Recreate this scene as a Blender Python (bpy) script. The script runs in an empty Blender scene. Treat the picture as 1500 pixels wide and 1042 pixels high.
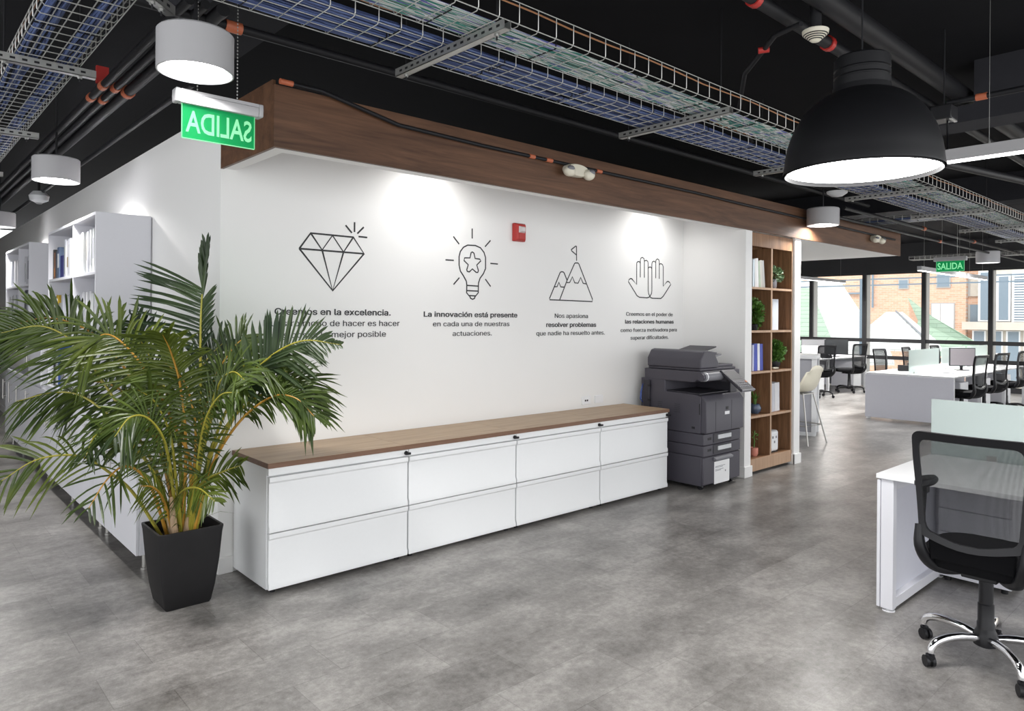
import bpy, bmesh, math, random
from mathutils import Vector, Matrix, Euler
PI = math.pi
random.seed(7)
SC = bpy.context.scene
COL = SC.collection

# ---------------------------------------------------------------- camera, world, exposure
CAM_YAW, CAM_ROLL = math.radians(47.81), math.radians(0.45)
FPX, CYPX = 1032.05, 465.96
cd = bpy.data.cameras.new('camera')
cam = bpy.data.objects.new('camera', cd)
COL.objects.link(cam)
SC.camera = cam
cd.sensor_width = 36.0
cd.lens = FPX / 1500 * 36
cd.shift_y = -(1042 / 2 - CYPX) / 1500
cd.clip_start, cd.clip_end = 0.05, 200
_f = Vector((math.cos(CAM_YAW), math.sin(CAM_YAW), 0))
_r = Vector((math.sin(CAM_YAW), -math.cos(CAM_YAW), 0))
_u = Vector((0, 0, 1))
_r2 = _r * math.cos(CAM_ROLL) + _u * math.sin(CAM_ROLL)
_u2 = _u * math.cos(CAM_ROLL) - _r * math.sin(CAM_ROLL)
M = Matrix((_r2, _u2, -_f)).transposed().to_4x4()
M.translation = Vector((-1.553, -4.351, 1.57))
cam.matrix_world = M

world = bpy.data.worlds.new('overcast_sky')
SC.world = world
world.use_nodes = True
bg = world.node_tree.nodes['Background']
bg.inputs['Color'].default_value = (0.97, 0.985, 1.0, 1)
bg.inputs['Strength'].default_value = 2.5
sun_d = bpy.data.lights.new('sun', 'SUN'); sun_d.energy = 1.4; sun_d.angle = math.radians(3); sun_d.color = (1, 0.97, 0.93)
sun = bpy.data.objects.new('sun', sun_d); COL.objects.link(sun)
sun.rotation_euler = Vector((0.62, 0.16, -0.77)).to_track_quat('-Z', 'Y').to_euler()
SC.view_settings.view_transform = 'Standard'
SC.view_settings.look = 'None'
SC.view_settings.exposure = 0.0
SC.view_settings.gamma = 1.0
SC.view_settings.use_curve_mapping = False

DRUM_W, PENDANT_W, LED_W, SPOT_W = 30, 24, 80, 32     # lamp powers in watts

# ---------------------------------------------------------------- materials
MATS = {}
def newmat(name):
    m = bpy.data.materials.new(name)
    m.use_nodes = True
    return m, m.node_tree.nodes, m.node_tree.links, m.node_tree.nodes['Principled BSDF']

def plain(name, col, rough=0.5, metal=0.0, spec=0.5, noise=0.04, scale=30.0, coat=0.0, bump=0.0):
    """A procedural paint: base colour with a faint noise mottle."""
    if name in MATS: return MATS[name]
    m, n, l, b = newmat(name)
    b.inputs['Roughness'].default_value = rough
    b.inputs['Metallic'].default_value = metal
    b.inputs['Specular IOR Level'].default_value = spec
    b.inputs['Coat Weight'].default_value = coat
    tc = n.new('ShaderNodeTexCoord'); nz = n.new('ShaderNodeTexNoise')
    nz.inputs['Scale'].default_value = scale; nz.inputs['Detail'].default_value = 3
    l.new(tc.outputs['Object'], nz.inputs['Vector'])
    mr = n.new('ShaderNodeMapRange')
    mr.inputs['To Min'].default_value = 1 - noise; mr.inputs['To Max'].default_value = 1 + noise
    l.new(nz.outputs['Fac'], mr.inputs['Value'])
    mx = n.new('ShaderNodeMix'); mx.data_type = 'RGBA'; mx.blend_type = 'MULTIPLY'
    mx.inputs['Factor'].default_value = 1
    mx.inputs['A'].default_value = (*col, 1)
    l.new(mr.outputs['Result'], mx.inputs['B'])
    l.new(mx.outputs['Result'], b.inputs['Base Color'])
    if bump:
        bp = n.new('ShaderNodeBump'); bp.inputs['Strength'].default_value = bump; bp.inputs['Distance'].default_value = 0.002
        l.new(nz.outputs['Fac'], bp.inputs['Height']); l.new(bp.outputs['Normal'], b.inputs['Normal'])
    MATS[name] = m
    return m

def emit(name, col, strength):
    if name in MATS: return MATS[name]
    m, n, l, b = newmat(name)
    b.inputs['Base Color'].default_value = (*col, 1)
    b.inputs['Emission Color'].default_value = (*col, 1)
    b.inputs['Emission Strength'].default_value = strength
    MATS[name] = m
    return m

def wood(name, c1, c2, axis=0, scale=1.0, rough=0.45):
    """Wood laminate with the grain stretched along one axis (0 x, 1 y, 2 z)."""
    m, n, l, b = newmat(name)
    tc = n.new('ShaderNodeTexCoord'); mp = n.new('ShaderNodeMapping')
    s = [14.0 * scale] * 3; s[axis] = 0.9 * scale
    mp.inputs['Scale'].default_value = s
    l.new(tc.outputs['Object'], mp.inputs['Vector'])
    n1 = n.new('ShaderNodeTexNoise'); n1.inputs['Scale'].default_value = 1.0; n1.inputs['Detail'].default_value = 6
    n1.inputs['Roughness'].default_value = 0.65; n1.inputs['Distortion'].default_value = 1.2
    l.new(mp.outputs['Vector'], n1.inputs['Vector'])
    n2 = n.new('ShaderNodeTexNoise'); n2.inputs['Scale'].default_value = 6.0; n2.inputs['Detail'].default_value = 2
    l.new(mp.outputs['Vector'], n2.inputs['Vector'])
    ad = n.new('ShaderNodeMath'); ad.operation = 'MULTIPLY_ADD'; ad.inputs[1].default_value = 0.3
    l.new(n2.outputs['Fac'], ad.inputs[0]); l.new(n1.outputs['Fac'], ad.inputs[2])
    cr = n.new('ShaderNodeValToRGB')
    cr.color_ramp.elements[0].position = 0.38; cr.color_ramp.elements[0].color = (*c1, 1)
    cr.color_ramp.elements[1].position = 0.88; cr.color_ramp.elements[1].color = (*c2, 1)
    l.new(ad.outputs[0], cr.inputs['Fac'])
    l.new(cr.outputs['Color'], b.inputs['Base Color'])
    b.inputs['Roughness'].default_value = rough
    b.inputs['Specular IOR Level'].default_value = 0.35
    return m

def floor_material():
    m, n, l, b = newmat('grey_stone_vinyl_tile')
    tc = n.new('ShaderNodeTexCoord')
    br = n.new('ShaderNodeTexBrick')
    br.inputs['Scale'].default_value = 1.0
    br.inputs['Brick Width'].default_value = 0.61; br.inputs['Row Height'].default_value = 0.305
    br.inputs['Mortar Size'].default_value = 0.002; br.inputs['Mortar Smooth'].default_value = 0.3
    br.offset = 0.37; br.offset_frequency = 2
    br.inputs['Color1'].default_value = (0.29, 0.29, 0.29, 1); br.inputs['Color2'].default_value = (0.63, 0.63, 0.63, 1)
    br.inputs['Mortar'].default_value = (0.12, 0.12, 0.12, 1)
    l.new(tc.outputs['Object'], br.inputs['Vector'])
    def nz(sc, det, rough, stretch=None):
        t = n.new('ShaderNodeTexNoise'); t.inputs['Scale'].default_value = sc; t.inputs['Detail'].default_value = det
        t.inputs['Roughness'].default_value = rough
        if stretch:
            mp = n.new('ShaderNodeMapping'); mp.inputs['Scale'].default_value = stretch
            l.new(tc.outputs['Object'], mp.inputs['Vector']); l.new(mp.outputs['Vector'], t.inputs['Vector'])
        else: l.new(tc.outputs['Object'], t.inputs['Vector'])
        return t
    a = nz(2.6, 6, 0.65, (0.8, 1.3, 1)); c = nz(26, 5, 0.75); d = nz(160, 2, 0.6)
    def lin(src, k, addsrc=None, const=0.0):
        q = n.new('ShaderNodeMath'); q.operation = 'MULTIPLY_ADD'; q.inputs[1].default_value = k
        l.new(src, q.inputs[0])
        if addsrc is None: q.inputs[2].default_value = const
        else: l.new(addsrc, q.inputs[2])
        return q.outputs[0]
    v = lin(a.outputs['Fac'], 0.62, None, -0.13)
    v = lin(c.outputs['Fac'], 0.42, v)
    v = lin(d.outputs['Fac'], 0.14, v)
    sep = n.new('ShaderNodeSeparateColor'); l.new(br.outputs['Color'], sep.inputs['Color'])
    v = lin(sep.outputs['Red'], 0.22, v, 0)
    cr = n.new('ShaderNodeValToRGB'); e = cr.color_ramp.elements
    e[0].position = 0.36; e[0].color = (0.080, 0.073, 0.068, 1)
    e[1].position = 0.78; e[1].color = (0.43, 0.412, 0.393, 1)
    x = cr.color_ramp.elements.new(0.56); x.color = (0.22, 0.209, 0.199, 1)
    l.new(v, cr.inputs['Fac'])
    l.new(cr.outputs['Color'], b.inputs['Base Color'])
    rg = n.new('ShaderNodeMapRange'); rg.inputs['To Min'].default_value = 0.27; rg.inputs['To Max'].default_value = 0.33
    l.new(c.outputs['Fac'], rg.inputs['Value']); l.new(rg.outputs['Result'], b.inputs['Roughness'])
    b.inputs['Specular IOR Level'].default_value = 0.45
    bp = n.new('ShaderNodeBump'); bp.inputs['Strength'].default_value = 0.06; bp.inputs['Distance'].default_value = 0.002
    l.new(c.outputs['Fac'], bp.inputs['Height']); l.new(bp.outputs['Normal'], b.inputs['Normal'])
    return m

def brick_material():
    m, n, l, b = newmat('orange_brick')
    tc = n.new('ShaderNodeTexCoord'); mp = n.new('ShaderNodeMapping')
    mp.inputs['Rotation'].default_value = (PI / 2, 0, PI / 2)
    sx = n.new('ShaderNodeSeparateXYZ'); cx = n.new('ShaderNodeCombineXYZ')
    l.new(tc.outputs['Object'], sx.inputs[0]); l.new(sx.outputs['Y'], cx.inputs['X']); l.new(sx.outputs['Z'], cx.inputs['Y'])
    br = n.new('ShaderNodeTexBrick'); br.inputs['Scale'].default_value = 1
    br.inputs['Brick Width'].default_value = 0.26; br.inputs['Row Height'].default_value = 0.085; br.inputs['Mortar Size'].default_value = 0.01
    br.inputs['Color1'].default_value = (0.58, 0.34, 0.23, 1); br.inputs['Color2'].default_value = (0.68, 0.43, 0.31, 1)
    br.inputs['Mortar'].default_value = (0.60, 0.48, 0.40, 1)
    l.new(cx.outputs[0], br.inputs['Vector']); l.new(br.outputs['Color'], b.inputs['Base Color'])
    b.inputs['Roughness'].default_value = 0.9
    return m

def shingle_material(name, c1, c2, line):
    m, n, l, b = newmat(name)
    tc = n.new('ShaderNodeTexCoord')
    sx = n.new('ShaderNodeSeparateXYZ'); cx = n.new('ShaderNodeCombineXYZ')
    l.new(tc.outputs['Object'], sx.inputs[0]); l.new(sx.outputs['Y'], cx.inputs['X']); l.new(sx.outputs['Z'], cx.inputs['Y'])
    br = n.new('ShaderNodeTexBrick'); br.inputs['Scale'].default_value = 1
    br.inputs['Brick Width'].default_value = 1.4; br.inputs['Row Height'].default_value = 0.16; br.inputs['Mortar Size'].default_value = 0.012
    br.inputs['Color1'].default_value = (*c1, 1); br.inputs['Color2'].default_value = (*c2, 1); br.inputs['Mortar'].default_value = (*line, 1)
    l.new(cx.outputs[0], br.inputs['Vector']); l.new(br.outputs['Color'], b.inputs['Base Color'])
    b.inputs['Roughness'].default_value = 0.85
    return m

def pane_material(name, tint, refl=0.06, body=None, body_fac=0.0):
    """Thin glass pane: tinted see-through, a faint mirror reflection, and for frosted glass a scattering body."""
    m = bpy.data.materials.new(name); m.use_nodes = True
    n, l = m.node_tree.nodes, m.node_tree.links
    n.clear()
    out = n.new('ShaderNodeOutputMaterial')
    tr = n.new('ShaderNodeBsdfTransparent'); tr.inputs['Color'].default_value = (*tint, 1)
    gl = n.new('ShaderNodeBsdfGlossy'); gl.inputs['Roughness'].default_value = 0.05
    cur = tr.outputs[0]
    if body:
        df = n.new('ShaderNodeBsdfDiffuse'); df.inputs['Color'].default_value = (*body, 1)
        tl = n.new('ShaderNodeBsdfTranslucent'); tl.inputs['Color'].default_value = (*body, 1)
        a = n.new('ShaderNodeMixShader'); a.inputs[0].default_value = 0.5
        l.new(df.outputs[0], a.inputs[1]); l.new(tl.outputs[0], a.inputs[2])
        mb = n.new('ShaderNodeMixShader'); mb.inputs[0].default_value = body_fac
        l.new(cur, mb.inputs[1]); l.new(a.outputs[0], mb.inputs[2]); cur = mb.outputs[0]
    fr = n.new('ShaderNodeFresnel'); fr.inputs['IOR'].default_value = 1.3
    mu = n.new('ShaderNodeMath'); mu.operation = 'MULTIPLY'; mu.inputs[1].default_value = refl * 10
    mu.use_clamp = True
    l.new(fr.outputs[0], mu.inputs[0])
    mm = n.new('ShaderNodeMixShader'); l.new(mu.outputs[0], mm.inputs[0])
    l.new(cur, mm.inputs[1]); l.new(gl.outputs[0], mm.inputs[2])
    l.new(mm.outputs[0], out.inputs['Surface'])
    return m

def mesh_fabric():
    """Woven chair mesh: black threads with real holes between them."""
    m, n, l, b = newmat('black_chair_mesh')
    b.inputs['Base Color'].default_value = (0.008, 0.008, 0.009, 1); b.inputs['Roughness'].default_value = 0.8; b.inputs['Specular IOR Level'].default_value = 0.08
    tc = n.new('ShaderNodeTexCoord')
    sx = n.new('ShaderNodeSeparateXYZ'); l.new(tc.outputs['Object'], sx.inputs[0])
    def math_(op, a, bb):
        q = n.new('ShaderNodeMath'); q.operation = op
        for i, v in enumerate((a, bb)):
            if v is None: continue
            if isinstance(v, (int, float)): q.inputs[i].default_value = v
            else: l.new(v, q.inputs[i])
        return q.outputs[0]
    k = 2 * PI / 0.0052
    s1 = math_('SINE', math_('MULTIPLY', math_('ADD', sx.outputs['Y'], sx.outputs['Z']), k), None)
    s2 = math_('SINE', math_('MULTIPLY', math_('SUBTRACT', sx.outputs['Y'], sx.outputs['Z']), k), None)
    h = math_('GREATER_THAN', math_('MULTIPLY', s1, s2), 0.36)
    tr = n.new('ShaderNodeBsdfTransparent'); mx = n.new('ShaderNodeMixShader')
    out = n['Material Output']
    l.new(h, mx.inputs[0]); l.new(b.outputs[0], mx.inputs[1]); l.new(tr.outputs[0], mx.inputs[2])
    l.new(mx.outputs[0], out.inputs['Surface'])
    return m

def cable_material(name, stops, scale, along=0):
    m, n, l, b = newmat(name)
    tc = n.new('ShaderNodeTexCoord'); mp = n.new('ShaderNodeMapping')
    s = [scale] * 3; s[along] = 2.5
    mp.inputs['Scale'].default_value = s
    l.new(tc.outputs['Object'], mp.inputs['Vector'])
    nz = n.new('ShaderNodeTexNoise'); nz.inputs['Scale'].default_value = 1; nz.inputs['Detail'].default_value = 1
    l.new(mp.outputs['Vector'], nz.inputs['Vector'])
    cr = n.new('ShaderNodeValToRGB'); cr.color_ramp.interpolation = 'CONSTANT'
    el = cr.color_ramp.elements
    el[0].position = 0; el[0].color = (*stops[0][1], 1); el[1].position = stops[1][0]; el[1].color = (*stops[1][1], 1)
    for p, c in stops[2:]:
        e = el.new(p); e.color = (*c, 1)
    l.new(nz.outputs['Fac'], cr.inputs['Fac']); l.new(cr.outputs['Color'], b.inputs['Base Color'])
    b.inputs['Roughness'].default_value = 0.5
    return m

def leaf_material(name, c1, c2):
    m, n, l, b = newmat(name)
    tc = n.new('ShaderNodeTexCoord'); nz = n.new('ShaderNodeTexNoise')
    nz.inputs['Scale'].default_value = 5; nz.inputs['Detail'].default_value = 3
    l.new(tc.outputs['Object'], nz.inputs['Vector'])
    cr = n.new('ShaderNodeValToRGB'); e = cr.color_ramp.elements
    e[0].position = 0.32; e[0].color = (*c1, 1)
    e[1].position = 0.72; e[1].color = (*c2, 1)
    l.new(nz.outputs['Fac'], cr.inputs['Fac'])
    out = n['Material Output']
    b.inputs['Roughness'].default_value = 0.38; b.inputs['Specular IOR Level'].default_value = 0.5
    l.new(cr.outputs['Color'], b.inputs['Base Color'])
    tl = n.new('ShaderNodeBsdfTranslucent'); mx = n.new('ShaderNodeMixShader'); mx.inputs[0].default_value = 0.28
    l.new(cr.outputs['Color'], tl.inputs['Color'])
    l.new(b.outputs[0], mx.inputs[1]); l.new(tl.outputs[0], mx.inputs[2]); l.new(mx.outputs[0], out.inputs['Surface'])
    return m

M_FLOOR = floor_material()
M_WALL = plain('white_wall_paint', (0.80, 0.795, 0.785), 0.6, noise=0.012, scale=3, bump=0.03)
M_WHITE = plain('white_lacquer', (0.80, 0.81, 0.83), 0.35, noise=0.01)
M_CAB = plain('white_powder_coat', (0.78, 0.79, 0.80), 0.38, noise=0.012, scale=60)
M_LILAC = plain('pale_grey_melamine', (0.66, 0.665, 0.735), 0.5, noise=0.02)
M_PANEL = plain('grey_panel_laminate', (0.40, 0.405, 0.45), 0.55, noise=0.02)
M_SHELFW = plain('white_melamine', (0.70, 0.70, 0.745), 0.45, noise=0.012)
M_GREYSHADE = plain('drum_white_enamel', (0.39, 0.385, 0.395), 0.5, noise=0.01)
M_CEIL = plain('black_ceiling_paint', (0.0065, 0.0065, 0.008), 0.9, spec=0.15, noise=0.2, scale=4)
M_BEAM = plain('dark_grey_ceiling_paint', (0.028, 0.028, 0.033), 0.85, spec=0.2, noise=0.15, scale=5)
M_PIPE = plain('black_pipe', (0.010, 0.010, 0.012), 0.55, spec=0.3, noise=0.1)
M_ORANGE = plain('orange_coupling', (0.48, 0.13, 0.06), 0.5)
M_RED = plain('red_paint', (0.42, 0.025, 0.02), 0.45)
M_FASCIA = wood('walnut_fascia', (0.052, 0.024, 0.013), (0.165, 0.082, 0.045), 0, 0.9)
M_TOP = wood('oak_counter_top', (0.27, 0.175, 0.105), (0.46, 0.335, 0.215), 0, 1.1, 0.42)
M_TOPEDGE = wood('brown_edge_band', (0.13, 0.068, 0.042), (0.21, 0.12, 0.08), 0, 1.4)
M_NICHE = wood('walnut_shelving', (0.115, 0.056, 0.028), (0.34, 0.182, 0.094), 2, 1.2)
M_NICHEEDGE = wood('light_wood_edge', (0.34, 0.21, 0.13), (0.50, 0.34, 0.23), 2, 1.4)
M_STEEL = plain('galvanised_steel', (0.42, 0.42, 0.405), 0.38, 0.8, noise=0.12, scale=40)
M_WIRE = plain('zinc_wire', (0.52, 0.52, 0.50), 0.38, 0.6, noise=0.08)
M_CHROME = plain('chrome', (0.86, 0.86, 0.88), 0.08, 1.0, noise=0.01)
M_BRUSHED = plain('brushed_nickel', (0.45, 0.44, 0.42), 0.35, 0.9)
M_BLACK = plain('black_plastic', (0.008, 0.008, 0.010), 0.42, spec=0.35, noise=0.06)
M_FABRIC = plain('black_seat_fabric', (0.006, 0.006, 0.007), 0.9, spec=0.1, noise=0.3, scale=400, bump=0.2)
M_MESH = mesh_fabric()
M_SHADE = plain('black_spun_metal', (0.0065, 0.0065, 0.008), 0.48, spec=0.35, noise=0.1, scale=12)
M_PRINT = plain('graphite_plastic', (0.060, 0.056, 0.072), 0.5, noise=0.05, scale=200, bump=0.05)
M_PRINT2 = plain('dark_graphite_plastic', (0.030, 0.028, 0.037), 0.5, noise=0.05)
M_PRINT3 = plain('mid_grey_plastic', (0.20, 0.20, 0.22), 0.45)
M_SCREEN = plain('grey_lcd', (0.19, 0.19, 0.195), 0.15)
M_PAPER = plain('white_paper', (0.82, 0.82, 0.83), 0.8, noise=0.02)
M_INK = plain('dark_vinyl_lettering', (0.016, 0.016, 0.018), 0.55)
M_GREYINK = plain('grey_print', (0.22, 0.22, 0.24), 0.7)
M_POT = plain('black_rotomoulded_plastic', (0.009, 0.0085, 0.0095), 0.55, spec=0.35, noise=0.25, scale=18, bump=0.1)
M_SOIL = plain('potting_soil', (0.035, 0.020, 0.012), 0.95, noise=0.5, scale=60, bump=1.0)
M_LEAF = leaf_material('palm_leaf_green', (0.024, 0.045, 0.011), (0.098, 0.142, 0.022))
M_LEAFD = leaf_material('dark_palm_leaf', (0.016, 0.034, 0.014), (0.055, 0.085, 0.030))
M_LEAFY = leaf_material('yellow_green_palm_leaf', (0.038, 0.064, 0.010), (0.130, 0.165, 0.020))
M_STEM = plain('yellow_green_rachis', (0.30, 0.27, 0.035), 0.45, noise=0.25, scale=9)
M_STEMO = plain('orange_rachis', (0.42, 0.22, 0.03), 0.45, noise=0.25, scale=9)
M_CANE = plain('dry_cane_sheath', (0.36, 0.25, 0.155), 0.7, noise=0.35, scale=25)
M_CREAM = plain('cream_plastic', (0.72, 0.68, 0.56), 0.4)
M_GLASS = pane_material('clear_window_glass', (0.95, 0.97, 0.97), 0.05)
M_FROST = pane_material('frosted_screen_glass', (0.90, 0.97, 0.95), 0.04, (0.74, 0.80, 0.78), 0.62)
M_FROST2 = pane_material('opal_screen_glass', (0.88, 0.95, 0.93), 0.04, (0.72, 0.79, 0.775), 0.9)
M_BRICK = brick_material()
M_ROOFW = shingle_material('pale_roof_shingle', (0.60, 0.62, 0.60), (0.72, 0.72, 0.71), (0.42, 0.44, 0.42))
M_ROOFG = shingle_material('green_roof_shingle', (0.30, 0.40, 0.31), (0.36, 0.46, 0.36), (0.22, 0.30, 0.23))
M_CONC = plain('pale_concrete', (0.55, 0.50, 0.44), 0.9, noise=0.1, scale=4)
M_FARGLASS = plain('blue_grey_window_glass', (0.20, 0.25, 0.30), 0.25)
M_FRAMEB = plain('black_window_frame', (0.010, 0.010, 0.012), 0.5)
M_FRAMEG = plain('grey_window_reveal', (0.40, 0.385, 0.375), 0.6)
M_LAMP = emit('lit_lamp_diffuser', (1.0, 0.99, 0.97), 14)
M_LED = emit('lit_led_strip', (1.0, 0.99, 0.98), 5)
M_BLUE = cable_material('blue_data_cable', [(0, (0.035, 0.055, 0.15)), (0.42, (0.065, 0.10, 0.24)), (0.52, (0.11, 0.16, 0.34)), (0.62, (0.02, 0.03, 0.10))], 90, 1)
M_BLUEX = cable_material('blue_data_cable_lengthwise', [(0, (0.035, 0.055, 0.15)), (0.42, (0.065, 0.10, 0.24)), (0.52, (0.11, 0.16, 0.34)), (0.62, (0.02, 0.03, 0.10))], 90, 0)
M_MULTI = cable_material('mixed_colour_cable', [(0, (0.03, 0.06, 0.25)), (0.30, (0.02, 0.16, 0.13)), (0.40, (0.55, 0.58, 0.55)), (0.47, (0.03, 0.20, 0.16)), (0.53, (0.60, 0.60, 0.62)), (0.60, (0.10, 0.10, 0.33)), (0.68, (0.05, 0.22, 0.10))], 70, 0)
M_COPPER = plain('copper_ground_wire', (0.40, 0.19, 0.09), 0.4, 0.6)

# ---------------------------------------------------------------- mesh builder
class MB:
    def __init__(self): self.v = []; self.f = []
    def add(self, vs, fs):
        o = len(self.v); self.v += [tuple(p) for p in vs]; self.f += [tuple(o + i for i in q) for q in fs]
        return self
    def box(self, x0, x1, y0, y1, z0, z1):
        x0, x1 = min(x0, x1), max(x0, x1); y0, y1 = min(y0, y1), max(y0, y1); z0, z1 = min(z0, z1), max(z0, z1)
        return self.add([(x0, y0, z0), (x1, y0, z0), (x1, y1, z0), (x0, y1, z0), (x0, y0, z1), (x1, y0, z1), (x1, y1, z1), (x0, y1, z1)],
                        [(0, 3, 2, 1), (4, 5, 6, 7), (0, 1, 5, 4), (1, 2, 6, 5), (2, 3, 7, 6), (3, 0, 4, 7)])
    def xbox(self, mat, sx, sy, sz):
        vs = [mat @ Vector((a * sx / 2, b * sy / 2, c * sz / 2)) for c in (-1, 1) for a, b in ((-1, -1), (1, -1), (1, 1), (-1, 1))]
        return self.add(vs, [(0, 3, 2, 1), (4, 5, 6, 7), (0, 1, 5, 4), (1, 2, 6, 5), (2, 3, 7, 6), (3, 0, 4, 7)])
    def loft(self, rings, cap=True, close=True):
        n = len(rings[0]); o = len(self.v)
        for r in rings: self.v += [tuple(p) for p in r]
        m = n if close else n - 1
        for i in range(len(rings) - 1):
            for j in range(m):
                a, b = o + i * n + j, o + i * n + (j + 1) % n
                self.f.append((a, b, b + n, a + n))
        if cap and close:
            self.f.append(tuple(o + j for j in reversed(range(n))))
            self.f.append(tuple(o + (len(rings) - 1) * n + j for j in range(n)))
        return self
    def tube(self, pts, r, n=8, cap=True, rz=None):
        pts = [Vector(p) for p in pts]
        rs = r if isinstance(r, (list, tuple)) else [r] * len(pts)
        rings = []; prev = None
        for i, p in enumerate(pts):
            t = (pts[min(i + 1, len(pts) - 1)] - pts[max(i - 1, 0)])
            if t.length < 1e-9: t = Vector((0, 0, 1))
            t.normalize()
            if prev is None:
                a = Vector((0, 0, 1)) if abs(t.z) < 0.9 else Vector((1, 0, 0))
                u = t.cross(a).normalized()
            else:
                u = (prev - t * prev.dot(t))
                u = u.normalized() if u.length > 1e-6 else t.orthogonal().normalized()
            w = t.cross(u); prev = u
            rings.append([p + (u * math.cos(2 * PI * k / n) + w * math.sin(2 * PI * k / n)) * rs[i] for k in range(n)])
        return self.loft(rings, cap)
    def lathe(self, prof, c=(0, 0, 0), n=24, cap=True):
        rings = [[(c[0] + r * math.cos(2 * PI * k / n), c[1] + r * math.sin(2 * PI * k / n), c[2] + z) for k in range(n)] for r, z in prof]
        return self.loft(rings, cap)
    def prism(self, poly, axis, a, b):
        """Extrude a 2-D polygon along an axis from a to b."""
        def P(u, v, w): return {0: (w, u, v), 1: (u, w, v), 2: (u, v, w)}[axis]
        return self.loft([[P(u, v, a) for u, v in poly], [P(u, v, b) for u, v in poly]])
    def quad(self, a, b, c, d): return self.add([a, b, c, d], [(0, 1, 2, 3)])
    def ellipsoid(self, c, rx, ry, rz, n=12, m=8):
        rings = []
        for i in range(m + 1):
            t = -PI / 2 + PI * i / m
            t = max(min(t, PI / 2 - 0.02), -PI / 2 + 0.02)
            rings.append([(c[0] + rx * math.cos(t) * math.cos(2 * PI * k / n), c[1] + ry * math.cos(t) * math.sin(2 * PI * k / n), c[2] + rz * math.sin(t)) for k in range(n)])
        return self.loft(rings)

def link(o, parent=None):
    COL.objects.link(o)
    if parent is not None: o.parent = parent
    return o

def obj(name, mb, mat, parent=None, loc=(0, 0, 0), rotz=0.0, bevel=0.0, smooth=True, seg=2):
    me = bpy.data.meshes.new(name)
    me.from_pydata(mb.v, [], mb.f)
    bm = bmesh.new(); bm.from_mesh(me)
    bmesh.ops.recalc_face_normals(bm, faces=bm.faces[:])
    bm.to_mesh(me); bm.free()
    me.materials.append(mat)
    if smooth:
        me.polygons.foreach_set('use_smooth', [True] * len(me.polygons))
        me.set_sharp_from_angle(angle=math.radians(38))
    o = bpy.data.objects.new(name, me)
    o.location = loc; o.rotation_euler = (0, 0, rotz)
    link(o, parent)
    if bevel:
        b = o.modifiers.new('edge', 'BEVEL'); b.width = bevel; b.segments = seg; b.limit_method = 'ANGLE'; b.angle_limit = math.radians(40)
        b.harden_normals = False
    return o

def tag(o, label, cat, group=None, kind=None):
    o['label'] = label; o['category'] = cat
    if group: o['group'] = group
    if kind: o['kind'] = kind
    return o

def thing(name, label, cat, loc=(0, 0, 0), rotz=0.0, group=None):
    o = bpy.data.objects.new(name, None); o.empty_display_size = 0.1
    o.location = loc; o.rotation_euler = (0, 0, rotz)
    link(o)
    return tag(o, label, cat, group)

def struct(name, mb, mat, parent=None, bevel=0.0, label=None):
    o = obj(name, mb, mat, parent, bevel=bevel)
    if parent is None: o['kind'] = 'structure'
    return o

KIDS = {}
def copy_tree(o, parent=None, loc=None, rotz=None, label=None, group=None):
    c = o.copy(); COL.objects.link(c)
    if parent is not None: c.parent = parent
    if loc is not None: c.location = loc
    if rotz is not None: c.rotation_euler = (0, 0, rotz)
    if label: c['label'] = label
    if group: c['group'] = group
    for ch in list(o.children): copy_tree(ch, c)
    return c

def sans_font():
    """Blender's own bundled sans-serif face, else its built-in one."""
    import os
    for kind in ('LOCAL', 'SYSTEM'):
        f = os.path.join(bpy.utils.resource_path(kind), 'datafiles', 'fonts', 'Inter.woff2')
        if os.path.exists(f):
            try: return bpy.data.fonts.load(f)
            except Exception: pass
    return None
SANS = sans_font()

def text_obj(name, body, mat, parent, x0, x1, z, size, y=0.0, bold=False, mirror=False, depth=0.0015, font=True):
    """Lettering standing on a wall facing -y (or +y when mirrored), stretched to run from x0 to x1 with its baseline at z."""
    cu = bpy.data.curves.new(name, 'FONT'); cu.body = body; cu.size = size
    cu.extrude = depth; cu.resolution_u = 3
    if SANS and font: cu.font = SANS
    if bold: cu.offset = size * 0.015
    t = bpy.data.objects.new(name, cu); COL.objects.link(t)
    bpy.context.view_layer.update()
    me = bpy.data.meshes.new_from_object(t.evaluated_get(bpy.context.evaluated_depsgraph_get()))
    bpy.data.objects.remove(t); bpy.data.curves.remove(cu)
    xs = [v.co.x for v in me.vertices]; lo, hi = min(xs), max(xs)
    k = (x1 - x0) / (hi - lo)
    for v in me.vertices:
        u = (v.co.x - lo) * k; w = v.co.y; d = v.co.z
        if mirror: v.co = (x1 - u, y + d, z + w)
        else: v.co = (x0 + u, y - d, z + w)
    me.materials.clear(); me.materials.append(mat)
    if mirror:
        me.flip_normals()
    o = bpy.data.objects.new(name, me)
    return link(o, parent)

def lamp_light(name, kind, loc, power, size=0.2, parent=None, color=(1, 0.985, 0.96), size_y=None, spread=None, rot=(0, 0, 0), spot=None, blend=0.5):
    ld = bpy.data.lights.new(name, kind); ld.energy = power; ld.color = color
    if kind == 'AREA':
        ld.shape = 'RECTANGLE' if size_y else 'DISK'; ld.size = size
        if size_y: ld.size_y = size_y
        if spread: ld.spread = spread
    if kind == 'SPOT':
        ld.spot_size = spot; ld.spot_blend = blend; ld.shadow_soft_size = size
    if kind == 'POINT': ld.shadow_soft_size = size
    o = bpy.data.objects.new(name, ld); o.location = loc; o.rotation_euler = rot
    return link(o, parent)

ORD = ['first', 'second', 'third', 'fourth', 'fifth', 'sixth', 'seventh', 'eighth', 'ninth', 'tenth', 'eleventh', 'twelfth', 'thirteenth', 'fourteenth', 'fifteenth']

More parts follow.
